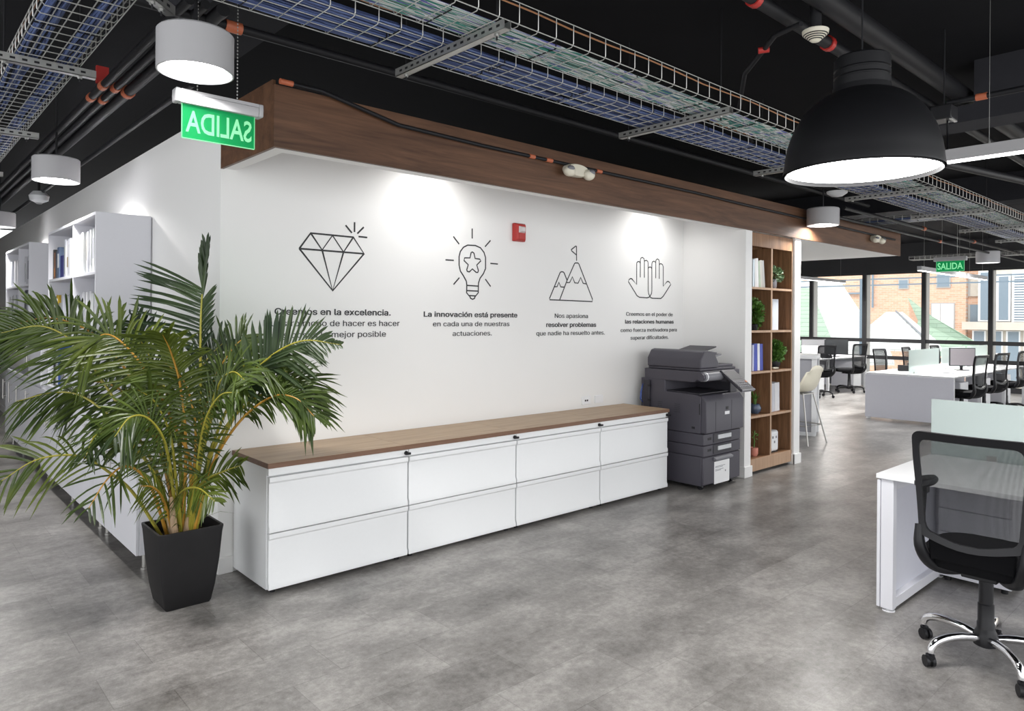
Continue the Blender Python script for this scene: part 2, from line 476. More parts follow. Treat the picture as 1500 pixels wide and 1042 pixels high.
# ---------------------------------------------------------------- traced dimensions in metres (wall drawings: x, z; fronds and roofs: x, y, z)
DIAMOND = [[(0.508, 2.013), (0.587, 2.121), (0.903, 2.12), (0.988, 2.011), (0.75, 1.745), (0.508, 2.013)], [(0.508, 2.013), (0.988, 2.011)], [(0.587, 2.121), (0.67, 2.015), (0.745, 2.119), (0.829, 2.012), (0.903, 2.12)], [(0.67, 2.015), (0.749, 1.745), (0.829, 2.012)], [(0.843, 2.197), (0.891, 2.149)], [(0.912, 2.225), (0.912, 2.157)], [(0.984, 2.197), (0.934, 2.148)], [(0.944, 2.128), (1.012, 2.127)]]
BULB = [[(1.907, 1.826), (1.902, 1.856), (1.872, 1.898), (1.842, 1.933), (1.829, 1.979), (1.828, 2.045), (1.84, 2.086), (1.87, 2.121), (1.912, 2.141), (1.99, 2.144), (2.043, 2.13), (2.08, 2.096), (2.097, 2.056), (2.098, 1.966), (2.076, 1.924), (2.041, 1.885), (2.026, 1.847), (2.024, 1.769), (1.998, 1.743), (1.929, 1.744), (1.906, 1.765), (1.907, 1.826)], [(1.907, 1.824), (2.024, 1.822)], [(1.907, 1.783), (2.024, 1.782)], [(1.936, 1.743), (1.946, 1.723), (1.966, 1.716), (1.985, 1.722), (1.994, 1.743)], [(1.96, 2.091), (1.977, 2.082), (1.989, 2.041), (2.039, 2.038), (2.048, 2.025), (2.007, 1.99), (2.024, 1.946), (2.017, 1.93), (2.001, 1.931), (1.962, 1.956), (1.931, 1.931), (1.91, 1.935), (1.905, 1.946), (1.92, 1.987), (1.877, 2.018), (1.883, 2.039), (1.937, 2.042), (1.947, 2.083), (1.96, 2.091)], [(1.957, 2.276), (1.958, 2.197)], [(1.771, 2.198), (1.827, 2.143)], [(2.148, 2.197), (2.091, 2.142)], [(1.697, 2.012), (1.776, 2.013)], [(2.149, 2.011), (2.229, 2.01)], [(1.832, 1.881), (1.776, 1.826)], [(2.097, 1.881), (2.153, 1.824)]]
MOUNT = [[(2.96, 1.735), (3.051, 1.908), (3.148, 2.066), (3.161, 2.074), (3.196, 2.075), (3.208, 2.066), (3.397, 1.751), (3.396, 1.728), (2.834, 1.732), (2.832, 1.744), (2.961, 1.974), (2.974, 1.984), (2.999, 1.985), (3.014, 1.976), (3.053, 1.911)], [(3.051, 1.891), (3.087, 1.893), (3.122, 1.946), (3.154, 1.893), (3.198, 1.891), (3.233, 1.945), (3.267, 1.893), (3.309, 1.889)], [(2.896, 1.848), (2.925, 1.85), (2.947, 1.889), (2.973, 1.849), (3.017, 1.848)], [(3.176, 2.094), (3.173, 2.227), (3.164, 2.227), (3.103, 2.189), (3.108, 2.181), (3.174, 2.146)]]
HANDS = [[(4.272, 1.798), (4.25, 1.827), (4.243, 1.859), (4.239, 2.134), (4.233, 2.152), (4.207, 2.162), (4.182, 2.154), (4.177, 2.146), (4.179, 1.985)], [(4.177, 2.146), (4.17, 2.177), (4.143, 2.187), (4.119, 2.177), (4.111, 2.158), (4.113, 1.985)], [(4.111, 2.126), (4.101, 2.139), (4.076, 2.141), (4.057, 2.131), (4.053, 2.115), (4.055, 1.912), (3.982, 1.964), (3.962, 1.967), (3.937, 1.957), (3.924, 1.936), (4.063, 1.801), (4.101, 1.786), (4.225, 1.784), (4.255, 1.79), (4.272, 1.798)], [(4.272, 1.798), (4.298, 1.828), (4.305, 1.861), (4.301, 2.127), (4.307, 2.148), (4.329, 2.159), (4.351, 2.157), (4.365, 2.144), (4.367, 1.987)], [(4.365, 2.144), (4.369, 2.171), (4.391, 2.187), (4.418, 2.179), (4.426, 2.161), (4.428, 1.984)], [(4.427, 2.123), (4.436, 2.138), (4.454, 2.141), (4.481, 2.134), (4.495, 2.111), (4.498, 1.91), (4.561, 1.959), (4.58, 1.965), (4.608, 1.955), (4.629, 1.934), (4.499, 1.807), (4.459, 1.783), (4.312, 1.782), (4.286, 1.788), (4.272, 1.798)], [(4.24, 2.081), (4.251, 2.092), (4.269, 2.097), (4.29, 2.094), (4.302, 2.079)]]
TXT = {'d': [(0.344, 1.208, 1.581, 0.0), (0.273, 1.285, 1.505, 0.0), (0.349, 1.17, 1.429, 0.0)], 'b': [(1.498, 2.449, 1.575, 0.0), (1.583, 2.361, 1.502, 0.0), (1.771, 2.168, 1.427, 0.0)], 'm': [(2.899, 3.335, 1.574, 0.0), (2.793, 3.451, 1.494, 0.0), (2.674, 3.574, 1.42, 0.0)], 'h': [(3.894, 4.665, 1.601, 0.0), (3.879, 4.684, 1.525, 0.0), (3.812, 4.741, 1.442, 0.0), (3.966, 4.595, 1.366, 0.0)]}
FRONDS = [('A', [(-0.236, -0.331, 0.437), (-0.215, -0.317, 1.051), (-0.206, -0.291, 1.503), (-0.19, -0.272, 1.732), (-0.169, -0.258, 1.933)], 1.0, 0.42, 0.34, 62, 'spear'), ('B', [(-0.253, -0.316, 0.418), (-0.201, -0.39, 0.76), (-0.114, -0.496, 1.099), (0.006, -0.631, 1.316), (0.146, -0.786, 1.436), (0.299, -0.952, 1.42)], 0.9, 0.42, 0.3, 55, 'up'), ('C', [(-0.247, -0.321, 0.411), (-0.208, -0.411, 0.69), (-0.109, -0.554, 0.975), (0.009, -0.715, 1.135), (0.091, -0.843, 1.141), (0.147, -0.949, 1.051)], 0.55, 0.45, 0.24, 46, ''), ('C2', [(-0.245, -0.324, 0.418), (-0.153, -0.407, 0.812), (-0.024, -0.523, 1.139), (0.1, -0.636, 1.223), (0.183, -0.712, 1.216), (0.253, -0.775, 1.142)], 0.4, 0.5, 0.24, 36, ''), ('D', [(-0.325, -0.251, 0.41), (-0.39, -0.203, 0.681), (-0.499, -0.115, 0.95), (-0.63, -0.008, 1.214), (-0.735, 0.076, 1.407), (-0.874, 0.191, 1.505), (-1.04, 0.33, 1.467)], 0.75, 0.45, 0.36, 58, ''), ('E', [(-0.267, -0.303, 0.418), (-0.274, -0.353, 0.756), (-0.346, -0.344, 0.959), (-0.452, -0.304, 1.214), (-0.569, -0.254, 1.404), (-0.667, -0.222, 1.468), (-0.755, -0.199, 1.364)], 0.7, 0.42, 0.34, 60, ''), ('F', [(-0.317, -0.258, 0.41), (-0.41, -0.214, 0.686), (-0.552, -0.126, 0.949), (-0.71, -0.023, 1.124), (-0.838, 0.052, 1.155), (-0.99, 0.149, 1.11)], 0.35, 0.35, 0.26, 60, 'down'), ('G', [(-0.372, -0.208, 0.398), (-0.513, -0.181, 0.614), (-0.628, -0.179, 0.74), (-0.738, -0.18, 0.83), (-0.845, -0.185, 0.858), (-0.965, -0.177, 0.841), (-1.089, -0.165, 0.76)], 0.8, 0.38, 0.26, 55, ''), ('G2', [(-0.35, -0.228, 0.398), (-0.439, -0.282, 0.621), (-0.522, -0.342, 0.752), (-0.614, -0.394, 0.802), (-0.702, -0.449, 0.752), (-0.786, -0.507, 0.645)], 0.7, 0.45, 0.22, 60, ''), ('H', [(-0.333, -0.243, 0.41), (-0.425, -0.268, 0.697), (-0.551, -0.262, 0.901), (-0.664, -0.267, 0.985), (-0.727, -0.318, 0.956), (-0.775, -0.383, 0.876)], 0.7, 0.4, 0.2, 55, ''), ('I', [(-0.284, -0.288, 0.425), (-0.284, -0.187, 0.853), (-0.331, -0.043, 1.189), (-0.386, 0.108, 1.379), (-0.431, 0.25, 1.536)], 0.8, 0.4, 0.3, 60, ''), ('J', [(-0.245, -0.324, 0.426), (-0.216, -0.315, 0.863), (-0.159, -0.334, 1.181), (-0.072, -0.379, 1.371), (-0.001, -0.41, 1.458)], 0.7, 0.4, 0.28, 55, ''), ('K', [(-0.306, -0.268, 0.399), (-0.369, -0.332, 0.737), (-0.43, -0.399, 0.935), (-0.517, -0.441, 1.047), (-0.606, -0.482, 1.059), (-0.684, -0.533, 0.979)], 0.5, 0.35, 0.24, 55, 'down'), ('L', [(-0.278, -0.294, 0.388), (-0.261, -0.359, 0.585), (-0.22, -0.447, 0.687), (-0.161, -0.552, 0.744), (-0.116, -0.643, 0.781)], 0.7, 0.25, 0.2, 45, ''), ('N', [(-0.289, -0.283, 0.41), (-0.301, -0.357, 0.878), (-0.345, -0.401, 1.197), (-0.403, -0.433, 1.381), (-0.454, -0.471, 1.472)], 0.8, 0.35, 0.3, 55, ''), ('O', [(-0.261, -0.308, 0.418), (-0.235, -0.434, 0.881), (-0.209, -0.558, 1.183), (-0.179, -0.687, 1.28), (-0.151, -0.813, 1.235)], 0.7, 0.35, 0.26, 55, ''), ('P', [(-0.283, -0.288, 0.418), (-0.286, -0.218, 0.82), (-0.232, -0.2, 1.156), (-0.139, -0.217, 1.327), (-0.049, -0.231, 1.423)], 0.7, 0.35, 0.3, 55, ''), ('Q', [(-0.306, -0.268, 0.418), (-0.359, -0.179, 0.747), (-0.422, -0.082, 0.987), (-0.528, 0.055, 1.154), (-0.655, 0.21, 1.188), (-0.742, 0.33, 1.068)], 0.6, 0.35, 0.3, 55, 'down'), ('R', [(-0.267, -0.303, 0.41), (-0.265, -0.423, 0.737), (-0.265, -0.542, 1.007), (-0.239, -0.683, 1.16), (-0.201, -0.836, 1.188)], 0.6, 0.3, 0.24, 55, ''), ('S', [(-0.306, -0.268, 0.403), (-0.348, -0.263, 0.685), (-0.407, -0.244, 0.875), (-0.488, -0.204, 0.989), (-0.563, -0.17, 1.101)], 0.8, 0.3, 0.26, 60, ''), ('T', [(-0.322, -0.253, 0.395), (-0.408, -0.355, 0.583), (-0.488, -0.462, 0.688), (-0.578, -0.562, 0.73)], 0.5, 0.2, 0.16, 50, ''), ('U', [(-0.294, -0.278, 0.395), (-0.339, -0.373, 0.575), (-0.35, -0.498, 0.662), (-0.327, -0.654, 0.694), (-0.304, -0.81, 0.656)], 0.5, 0.25, 0.17, 55, ''), ('W', [(-0.289, -0.283, 0.403), (-0.334, -0.31, 0.673), (-0.373, -0.342, 0.921), (-0.449, -0.341, 1.109), (-0.537, -0.328, 1.185)], 0.7, 0.3, 0.3, 58, 'down'), ('Y', [(-0.306, -0.268, 0.418), (-0.38, -0.187, 0.827), (-0.491, -0.074, 1.2), (-0.643, 0.078, 1.454), (-0.832, 0.263, 1.55), (-1.018, 0.445, 1.487)], 0.6, 0.42, 0.34, 58, ''), ('AA', [(-0.27, -0.301, 0.418), (-0.207, -0.374, 0.87), (-0.131, -0.461, 1.189), (-0.021, -0.577, 1.322), (0.106, -0.709, 1.268)], 0.6, 0.42, 0.26, 55, ''), ('AC', [(-0.253, -0.316, 0.418), (-0.178, -0.417, 0.836), (-0.052, -0.566, 1.093), (0.095, -0.733, 1.186), (0.18, -0.843, 1.102)], 0.6, 0.45, 0.22, 48, ''), ('X', [(-0.267, -0.304, 0.403), (-0.259, -0.361, 0.689), (-0.268, -0.404, 0.991), (-0.325, -0.403, 1.215), (-0.418, -0.369, 1.325)], 0.8, 0.35, 0.32, 58, '')]
WIN_PX = {'small': (7.89, 7.54, 3.11, 3.47), 'upper': (6.3, 5.83, 3.12, 3.66), 'garage': (6.51, 5.66, 1.15, 2.35), 'w1': (5.07, 4.73, 2.68, 3.64), 'w2': (5.03, 4.72, 1.46, 2.32)}
WHITE = {'p1': (4.73, 4.22, 1.58, 3.69), 'p2': (4.03, 3.58, 1.59, 3.51), 'p3': (3.59, 2.84, 1.48, 3.64), 'lowl': (5.03, 4.23, 0.73, 1.19), 'low1': (3.99, 3.06, -0.94, 1.18), 'band': (5.26, 2.84, 1.23, 1.54)}
ROOFS = {'white': [(31.0, 11.47, 3.46), (31.0, 9.33, 3.3), (26.0, 6.31, 1.62), (23.0, 4.46, 0.8), (21.5, 3.72, 0.33), (21.5, 6.83, 0.17)], 'green': [(29.0, 10.98, 3.09), (29.0, 9.82, 2.99), (22.8, 6.1, 0.74), (21.0, 5.04, 0.17), (21.0, 6.94, 0.07)], 'low': [(31.0, 7.4, 1.96), (31.0, 6.74, 1.96), (27.0, 4.27, 0.92), (26.0, 3.76, 0.64), (26.0, 6.25, 0.55), (28.0, 7.03, 1.3)], 'gable': [(32.0, 6.89, 2.6), (29.5, 5.23, 1.81), (27.0, 3.2, 0.98), (26.0, 2.34, 0.47), (26.0, 4.84, 0.36), (30.0, 5.81, 1.59)]}

# ================================================================ the shell
ZS, ZF = 2.465, 2.79            # underside and top of the wood-faced bulkhead
CEILZ = 3.45
struct('floor', MB().box(-5, 17.3, -6.6, 15, -0.1, 0), M_FLOOR)
struct('ceiling', MB().box(-5, 17.6, -6.6, 15, CEILZ, CEILZ + 0.15), M_CEIL)
struct('wall_main', MB().box(0, 4.98, 0, 0.14, 0, 2.80), M_WALL)
struct('wall_left', MB().box(0, 0.14, 0.14, 15, 0, 2.83), M_WALL)
struct('wall_far', MB().box(-5, 0, 14.8, 15, 0, CEILZ), M_WALL)
struct('wall_light_block', MB().box(-5.2, -5, 3.2, 15, 0, CEILZ), M_WALL)  # unseen wall, added to cut the daylight reaching the bookcases from the left
struct('wall_niche', MB().box(4.85, 4.972, -0.73, 0.0, 0, 2.80), M_WALL)
struct('wall_pier', MB().box(5.885, 6.02, -0.73, 6.0, 0, ZS), M_WALL)
struct('wall_back', MB().box(6.02, 17.0, 6.0, 6.15, 0, CEILZ), M_WALL)
sf = MB().box(0.02, 4.85, -0.741, -0.645, ZS, ZS + 0.02).box(0.02, 0.10, -0.645, 0.0, ZS, ZS + 0.02)   # narrow lip round the open light trough
sf.box(4.90, 8.86, -0.741, 3.0, ZS, ZS + 0.1).box(0.02, 8.86, -0.741, 0.0, 2.765, 2.785)
struct('ceiling_soffit', sf, M_WALL)
struct('trim_1', MB().box(0, 8.88, -0.765, -0.742, ZS - 0.004, ZF), M_FASCIA)
struct('trim_2', MB().box(0.0, 0.018, -0.742, 0.0, ZS - 0.004, ZF + 0.03), M_FASCIA)
bb = MB().box(0, 0.09, -0.014, 0, 0, 0.1).box(3.88, 4.85, -0.014, 0, 0, 0.1)
struct('baseboard_main', bb, M_WALL, bevel=0.003)
struct('baseboard_left', MB().box(-0.014, 0, 6.2, 14.8, 0, 0.1), M_WALL, bevel=0.003)
struct('baseboard_niche', MB().box(4.836, 4.986, -0.745, -0.73, 0, 0.11).box(4.836, 4.85, -0.73, -0.014, 0, 0.11), M_WALL, bevel=0.003)
struct('baseboard_pier', MB().box(5.872, 6.034, -0.745, -0.73, 0, 0.11).box(6.02, 6.034, -0.73, 6, 0, 0.11).box(5.872, 5.885, -0.745, -0.67, 0, 0.11), M_WALL, bevel=0.003)

# window wall on the right: bays 1.355 m wide, black frame, glass, grey reveals
XW = 17.0
bays = []
y = 5.555
k = 1
while y > -6.0:
    y0, y1 = y - 1.355, y
    fr = MB()
    fr.box(XW - 0.07, XW, y1 - 0.045, y1 + 0.045, 0.05, 2.77)          # mullion
    fr.box(XW - 0.05, XW, y0 + 0.035, y1 - 0.035, 1.04, 1.13)           # transom
    fr.box(XW - 0.05, XW, y0 + 0.035, y1 - 0.035, 0.62, 0.71)           # lower transom
    fr.box(XW - 0.05, XW, y0 + 0.035, y1 - 0.035, 0.05, 0.12)
    fr.box(XW - 0.05, XW, y0 + 0.035, y1 - 0.035, 2.72, 2.77)
    w = struct('window_%d' % k, fr, M_FRAMEB)
    obj('reveal', MB().box(XW, XW + 0.26, y1 - 0.03, y1 + 0.03, 0.05, 2.77), M_FRAMEG, w)
    obj('pane', MB().box(XW + 0.012, XW + 0.018, y0 + 0.03, y1 - 0.03, 0.05, 2.77), M_GLASS, w)
    y = y0; k += 1
struct('wall_right', MB().box(XW - 0.07, XW + 0.3, -6.6, 6.15, 2.77, CEILZ), M_FRAMEB)
struct('trim_3', MB().box(XW - 0.07, XW + 0.3, -6.6, 6.0, 0.0, 0.05), M_FRAMEB)

# ================================================================ lettering and drawings on the main wall
DRAW = {'diamond': (DIAMOND, 0.0085), 'light_bulb': (BULB, 0.0075), 'mountain': (MOUNT, 0.0075), 'raised_hands': (HANDS, 0.0075)}
TXTS = {'diamond': ('d', ['Creemos en la excelencia.', 'Nuestro modo de hacer es hacer', 'las cosas lo mejor posible'], 0),
        'light_bulb': ('b', ['La innovación está presente', 'en cada una de nuestras', 'actuaciones.'], 0),
        'mountain': ('m', ['Nos apasiona', 'resolver problemas', 'que nadie ha resuelto antes.'], 1),
        'raised_hands': ('h', ['Creemos en el poder de', 'las relaciones humanas', 'como fuerza motivadora para', 'superar dificultades.'], 1)}
CAPT = {'diamond': 'cut diamond drawing with three lines beginning Creemos en la excelencia',
        'light_bulb': 'light bulb drawing with a star inside, over La innovación está presente',
        'mountain': 'mountain peaks drawing with a flag, over Nos apasiona resolver problemas',
        'raised_hands': 'two raised hands drawing over four lines about relaciones humanas'}
for key in ('diamond', 'light_bulb', 'mountain', 'raised_hands'):
    lines, rad = DRAW[key]
    xs = [p[0] for ln in lines for p in ln]
    cxm = (min(xs) + max(xs)) / 2
    t = thing('wall_lettering', 'dark vinyl ' + CAPT[key], 'wall lettering', (cxm, 0, 1.35), group='vinyl drawings with slogans on the main wall')
    mb = MB()
    for ln in lines:
        s = MB().tube([(px - cxm, 0, pz - 1.35) for px, pz in ln], rad * 0.78, 6)
        mb.add([(a, b * 0.25 - 0.0012, c) for a, b, c in s.v], s.f)
    obj('drawing', mb, M_INK, t)
    tk, bodies, bold_i = TXTS[key]
    for i, (body, (x0, x1, z, _h)) in enumerate(zip(bodies, TXT[tk])):
        if key == 'diamond': size = 0.078
        elif key == 'light_bulb': size = 0.074
        elif key == 'mountain': size = 0.074
        else: size = 0.070
        text_obj('text_line', body, M_INK if i == bold_i else M_INK, t, x0 - cxm, x1 - cxm, z - 1.35, size, y=-0.002, bold=(i == bold_i))

# ================================================================ small fittings on the main wall
t = thing('fire_alarm', 'red fire alarm strobe high on the white wall right of the bulb drawing', 'fire alarm', (2.445, 0, 2.285))
obj('housing', MB().loft([[(-.062, 0, -.075), (.062, 0, -.075), (.062, 0, .075), (-.062, 0, .075)], [(-.062, -.03, -.075), (.062, -.03, -.075), (.062, -.03, .075), (-.062, -.03, .075)], [(-.045, -.055, -.06), (.045, -.055, -.06), (.045, -.055, .06), (-.045, -.055, .06)]]), M_RED, t, bevel=0.006)
obj('strobe_lens', MB().loft([[(-.034, -.055, -.005), (.034, -.055, -.005), (.034, -.055, .05), (-.034, -.055, .05)], [(-.018, -.078, .008), (.018, -.078, .008), (.018, -.078, .04), (-.018, -.078, .04)]]), plain('clear_strobe_plastic', (0.62, 0.58, 0.58), 0.15), t)
obj('speaker_grille', MB().box(-.034, .034, -.058, -.055, -.05, -.012), M_RED, t)
for nm, xx, lb in (('data_outlet', 3.315, 'white wall outlet with two dark sockets above the counter, nearer the palm'), ('power_outlet', 3.495, 'white double power outlet above the counter, nearer the printer')):
    t = thing(nm, lb, 'outlet', (xx, 0, 0.815))
    obj('face_plate', MB().box(-.058, .058, -.010, 0, -.038, .038), M_WHITE, t, bevel=0.004)
    for s in (-.024, .024):
        if nm == 'data_outlet': obj('socket', MB().box(s * .55 - .009, s * .55 + .009, -.0115, -.008, -.008, .008), M_BLACK, t)
        else: obj('socket', MB().lathe([(.02, -.010), (.02, -.0112), (.016, -.0112), (.015, -.008)], n=16), M_GREYSHADE, t).matrix_local = Matrix.Translation((s, 0, 0)) @ Matrix.Rotation(-PI / 2, 4, 'X') @ Matrix.Scale(-1, 4, (0, 0, 1))

# ================================================================ run of filing cabinets
XC = [0.088, 1.022, 1.972, 2.918, 3.862]
YB, YFR = -0.012, -0.525        # back and front of the cabinets
names = ['beside the palm', 'second from the palm', 'second from the photocopier', 'beside the photocopier']
for i in range(4):
    w = XC[i + 1] - XC[i] - 0.003
    t = thing('filing_cabinet', 'low white two-drawer filing cabinet %s under the wood counter' % names[i], 'filing cabinet', (XC[i] + 0.002, YB, 0), group='white two-drawer filing cabinets in a row')
    d = YB - YFR
    c = MB().box(0, w, -d + 0.03, 0, 0.028, 0.714)
    c.box(0, w, -d + 0.004, -d + 0.03, 0.672, 0.714)          # top rail
    obj('carcass', c, M_CAB, t, bevel=0.002)
    for z0, z1 in ((0.352, 0.664), (0.032, 0.346)):
        # a drawer front with a lip that leans out along its top and bottom edge
        prof = [(-d + 0.03, z0), (-d - 0.002, z0), (-d - 0.002, z0 + 0.028), (-d + 0.006, z0 + 0.04), (-d + 0.006, z1 - 0.036), (-d - 0.004, z1 - 0.026), (-d - 0.004, z1), (-d + 0.03, z1)]
        obj('drawer', MB().prism(prof, 0, 0.004, w - 0.004), M_CAB, t, bevel=0.0012)
    lk = MB()
    s = MB().lathe([(.013, 0), (.013, .012), (.009, .02)], n=14)
    lk.add([(w - 0.02 + a, -d + .003 - c_, .692 + b) for a, b, c_ in s.v], s.f)
    lk.box(w - 0.026, w - 0.002, -d - .03, -d - .016, .684, .698)
    obj('lock', lk, M_BLACK, t)
    for fx in (0.05, w - 0.05):
        for fy in (-0.06, -d + 0.06):
            obj('foot', MB().lathe([(.016, 0), (.016, .01), (.008, .012), (.008, .03)], (fx, fy, 0), 10), M_BLACK, t)
tb = [0.082, 0.985, 1.935, 2.905, 3.868]
seamy = ['over the filing cabinet beside the palm', 'over the second filing cabinet from the palm', 'over the second filing cabinet from the photocopier', 'beside the photocopier']
for i in range(4):
    o = obj('counter_top', MB().box(0, tb[i + 1] - tb[i] - 0.002, -(YB - YFR) - 0.006, 0.01, 0, 0.030), M_TOP, loc=(tb[i] + 0.001, YB, 0.7155), bevel=0.0012)
    tag(o, 'oak-look counter top panel %s' % seamy[i], 'counter top', 'wood counter top panels on the filing cabinets')
    obj('edge_band', MB().box(-0.0012, tb[i + 1] - tb[i] - 0.0008, -(YB - YFR) - 0.0078, -(YB - YFR) - 0.0058, 0.0005, 0.0295).box(-0.0015, 0.0005, -(YB - YFR) - 0.006, 0.01, 0.0005, 0.0295), M_TOPEDGE, o)

# ================================================================ white bookcases and base cabinets along the left wall
BX = -0.375                     # front plane
def base_cabinet(y0, y1, ztop, zbot, doors, label, xf=BX):
    t = thing('base_cabinet', label, 'cabinet', (0, y0, 0), group='white base cabinets along the left wall')
    L = y1 - y0
    obj('carcass', MB().box(xf + 0.02, -0.004, 0, L, zbot, ztop), M_SHELFW, t, bevel=0.002)
    for j, (a, b, side) in enumerate(doors):
        dr = obj('door', MB().box(xf, xf + 0.0185, a - y0 + 0.003, b - y0 - 0.003, zbot + 0.002, ztop - 0.025), M_SHELFW, t, bevel=0.002)
        hy = (b - 0.05 if side > 0 else a + 0.05) - y0
        hz = ztop - 0.20
        hd = MB().tube([(xf - 0.03, hy, hz - 0.13), (xf - 0.03, hy, hz + 0.10)], 0.007, 8)
        for q in (hz - 0.10, hz + 0.07): hd.tube([(xf + 0.002, hy, q), (xf - 0.03, hy, q)], 0.005, 6)
        obj('handle', hd, M_BRUSHED, dr)
    nleg = max(2, int(round(L / 1.0)) + 1)
    for j in range(nleg):
        yy = 0.1 + (L - 0.2) * j / (nleg - 1)
        for xx in (xf + 0.075, -0.06):
            obj('leg', MB().lathe([(.024, 0), (.024, .012), (.017, .014), (.017, zbot)], (xx, yy, 0), 12), M_BRUSHED, t)
    return t
base_cabinet(0.30, 1.42, 0.90, 0.115, [(0.30, 0.86, 1), (0.86, 1.42, -1)], 'white base cabinet with two handled doors on short legs, directly behind the palm')
base_cabinet(1.42, 3.57, 0.90, 0.115, [(1.42, 2.08, 1), (2.08, 2.60, -1), (2.60, 3.10, 1), (3.10, 3.57, -1)], 'long white base cabinet with four handled doors under the nearer bookcase')
base_cabinet(3.58, 6.12, 0.88, 0.135, [(3.58, 4.42, 1), (4.42, 5.05, 1), (5.05, 5.62, 1), (5.62, 6.12, 1)], 'white base cabinet with upright bar handles under the farther bookcase', xf=BX + 0.015)

def bookcase(y0, ym, y1, z0, z1, shelves, label):
    t = thing('bookcase', label, 'bookcase', (0, y0, z0), group='open white bookcases on the base cabinets')
    L, Hh, th, xf = y1 - y0, z1 - z0, 0.022, BX
    obj('back_panel', MB().box(-0.012, -0.004, 0.01, L - 0.01, 0.005, Hh - 0.005), M_SHELFW, t)
    for a in (0, L - th): obj('side_panel', MB().box(xf, -0.012, a, a + th, 0, Hh), M_SHELFW, t, bevel=0.0015)
    obj('top_panel', MB().box(xf, -0.012, th, L - th, Hh - th, Hh), M_SHELFW, t, bevel=0.0015)
    obj('bottom_panel', MB().box(xf, -0.012, th, L - th, 0.001, th), M_SHELFW, t, bevel=0.0015)
    obj('divider', MB().box(xf + 0.004, -0.012, ym - y0 - th / 2, ym - y0 + th / 2, th, Hh - th), M_SHELFW, t, bevel=0.0015)
    for s in shelves:
        for a, b in ((th, ym - y0 - th / 2), (ym - y0 + th / 2, L - th)):
            obj('shelf', MB().box(xf + 0.004, -0.012, a, b, s - z0 - th, s - z0), M_SHELFW, t, bevel=0.0015)
    return t
bookcase(1.40, 2.20, 3.26, 0.905, 2.312, (1.42, 1.885), 'large open white bookcase full of white binders, nearer the palm')
bookcase(4.33, 5.05, 6.02, 1.135, 2.312, (1.50, 1.885), 'smaller open white bookcase farther along the left wall')
# the closed tall unit between them
t = thing('tall_cabinet', 'closed white cabinet with a long bar handle between the two bookcases', 'cabinet', (0, 3.60, 0.885))
obj('carcass', MB().box(BX + 0.02, -0.004, 0, 0.72, 0, 0.72), M_SHELFW, t, bevel=0.002)
d_ = obj('door', MB().box(BX, BX + 0.019, 0.003, 0.717, 0.003, 0.70), M_SHELFW, t, bevel=0.002)
obj('handle', MB().tube([(BX - .03, .60, .20), (BX - .03, .60, .46)], .007, 8).tube([(BX, .60, .23), (BX - .03, .60, .23)], .005, 6).tube([(BX, .60, .43), (BX - .03, .60, .43)], .005, 6), M_BRUSHED, d_)
obj('base_shelf', MB().box(-0.002 - 0.37, -0.004, 0.74, 2.50, 0.0, 0.025), M_SHELFW, bevel=0.002)
bs = bpy.data.objects['base_shelf']; bs.location = (0, 3.60, 0.90)
tag(bs, 'white board lying on the farther base cabinet below the smaller bookcase', 'shelf board')

# books and binders: each one its own object
BOOKC = {}
def bookmat(c):
    if c not in BOOKC: BOOKC[c] = plain('cover_%s_%s_%s' % c, c, 0.5, noise=0.08, scale=14)
    return BOOKC[c]
WHT = [(0.62, 0.62, 0.65), (0.52, 0.53, 0.58), (0.66, 0.66, 0.68), (0.42, 0.43, 0.48), (0.60, 0.62, 0.62)]
def hash_jit(a, b):
    v = math.sin(a * 127.1 + b * 311.7) * 43758.5453
    return v - math.floor(v)
def upright_book(name, cat, col, th, h, d, yfar, zshelf, label, group, xf=BX, tilt=0.0, spine=None):
    """A book standing with its spine to the room (-x)."""
    t = thing(name, label, cat, (xf + 0.03 + (hash_jit(yfar, zshelf) * 0.035), yfar - th / 2, zshelf + 0.001), group=group)
    cv = MB().box(0.003, d, -th / 2, -th / 2 + 0.003, 0, h).box(0.003, d, th / 2 - 0.003, th / 2, 0, h).box(0, 0.003, -th / 2, th / 2, 0, h)
    obj('cover', cv, bookmat(col), t)
    obj('pages', MB().box(0.0035, d - 0.008, -th / 2 + 0.0032, th / 2 - 0.0032, 0.004, h - 0.006), M_PAPER, t)
    if spine:
        obj('spine_label', MB().box(-0.0012, 0.0004, -th * 0.32, th * 0.32, h * spine[1], h * spine[2]), bookmat(spine[0]), t)
    return t
def fill_row(y_hi, y_lo, z, spec, place, group, xf=BX):
    """spec: (kind word, colour word, colour, thickness, height[, spine]) from the far end towards the palm."""
    y = y_hi
    cnt = {}
    tot = {}
    for s in spec: tot[(s[1], s[0])] = tot.get((s[1], s[0]), 0) + 1
    for s in spec:
        kind, cw, col, th, h = s[:5]
        if y - th < y_lo: break
        key = (cw, kind); cnt[key] = cnt.get(key, 0) + 1
        o = ORD[cnt[key] - 1] + ' ' if tot[key] > 1 else ''
        lab = '%s%s %s from the left, %s' % (o, cw, kind, place) if tot[key] > 1 else 'only %s %s standing %s' % (cw, kind, place)
        upright_book('binder' if kind == 'binder' else 'book', kind, col, th, h, 0.26 if kind == 'binder' else 0.22, y, z, lab, group, xf, spine=s[5] if len(s) > 5 else None)
        y -= th + 0.006
GR = (0.30, 0.30, 0.34)
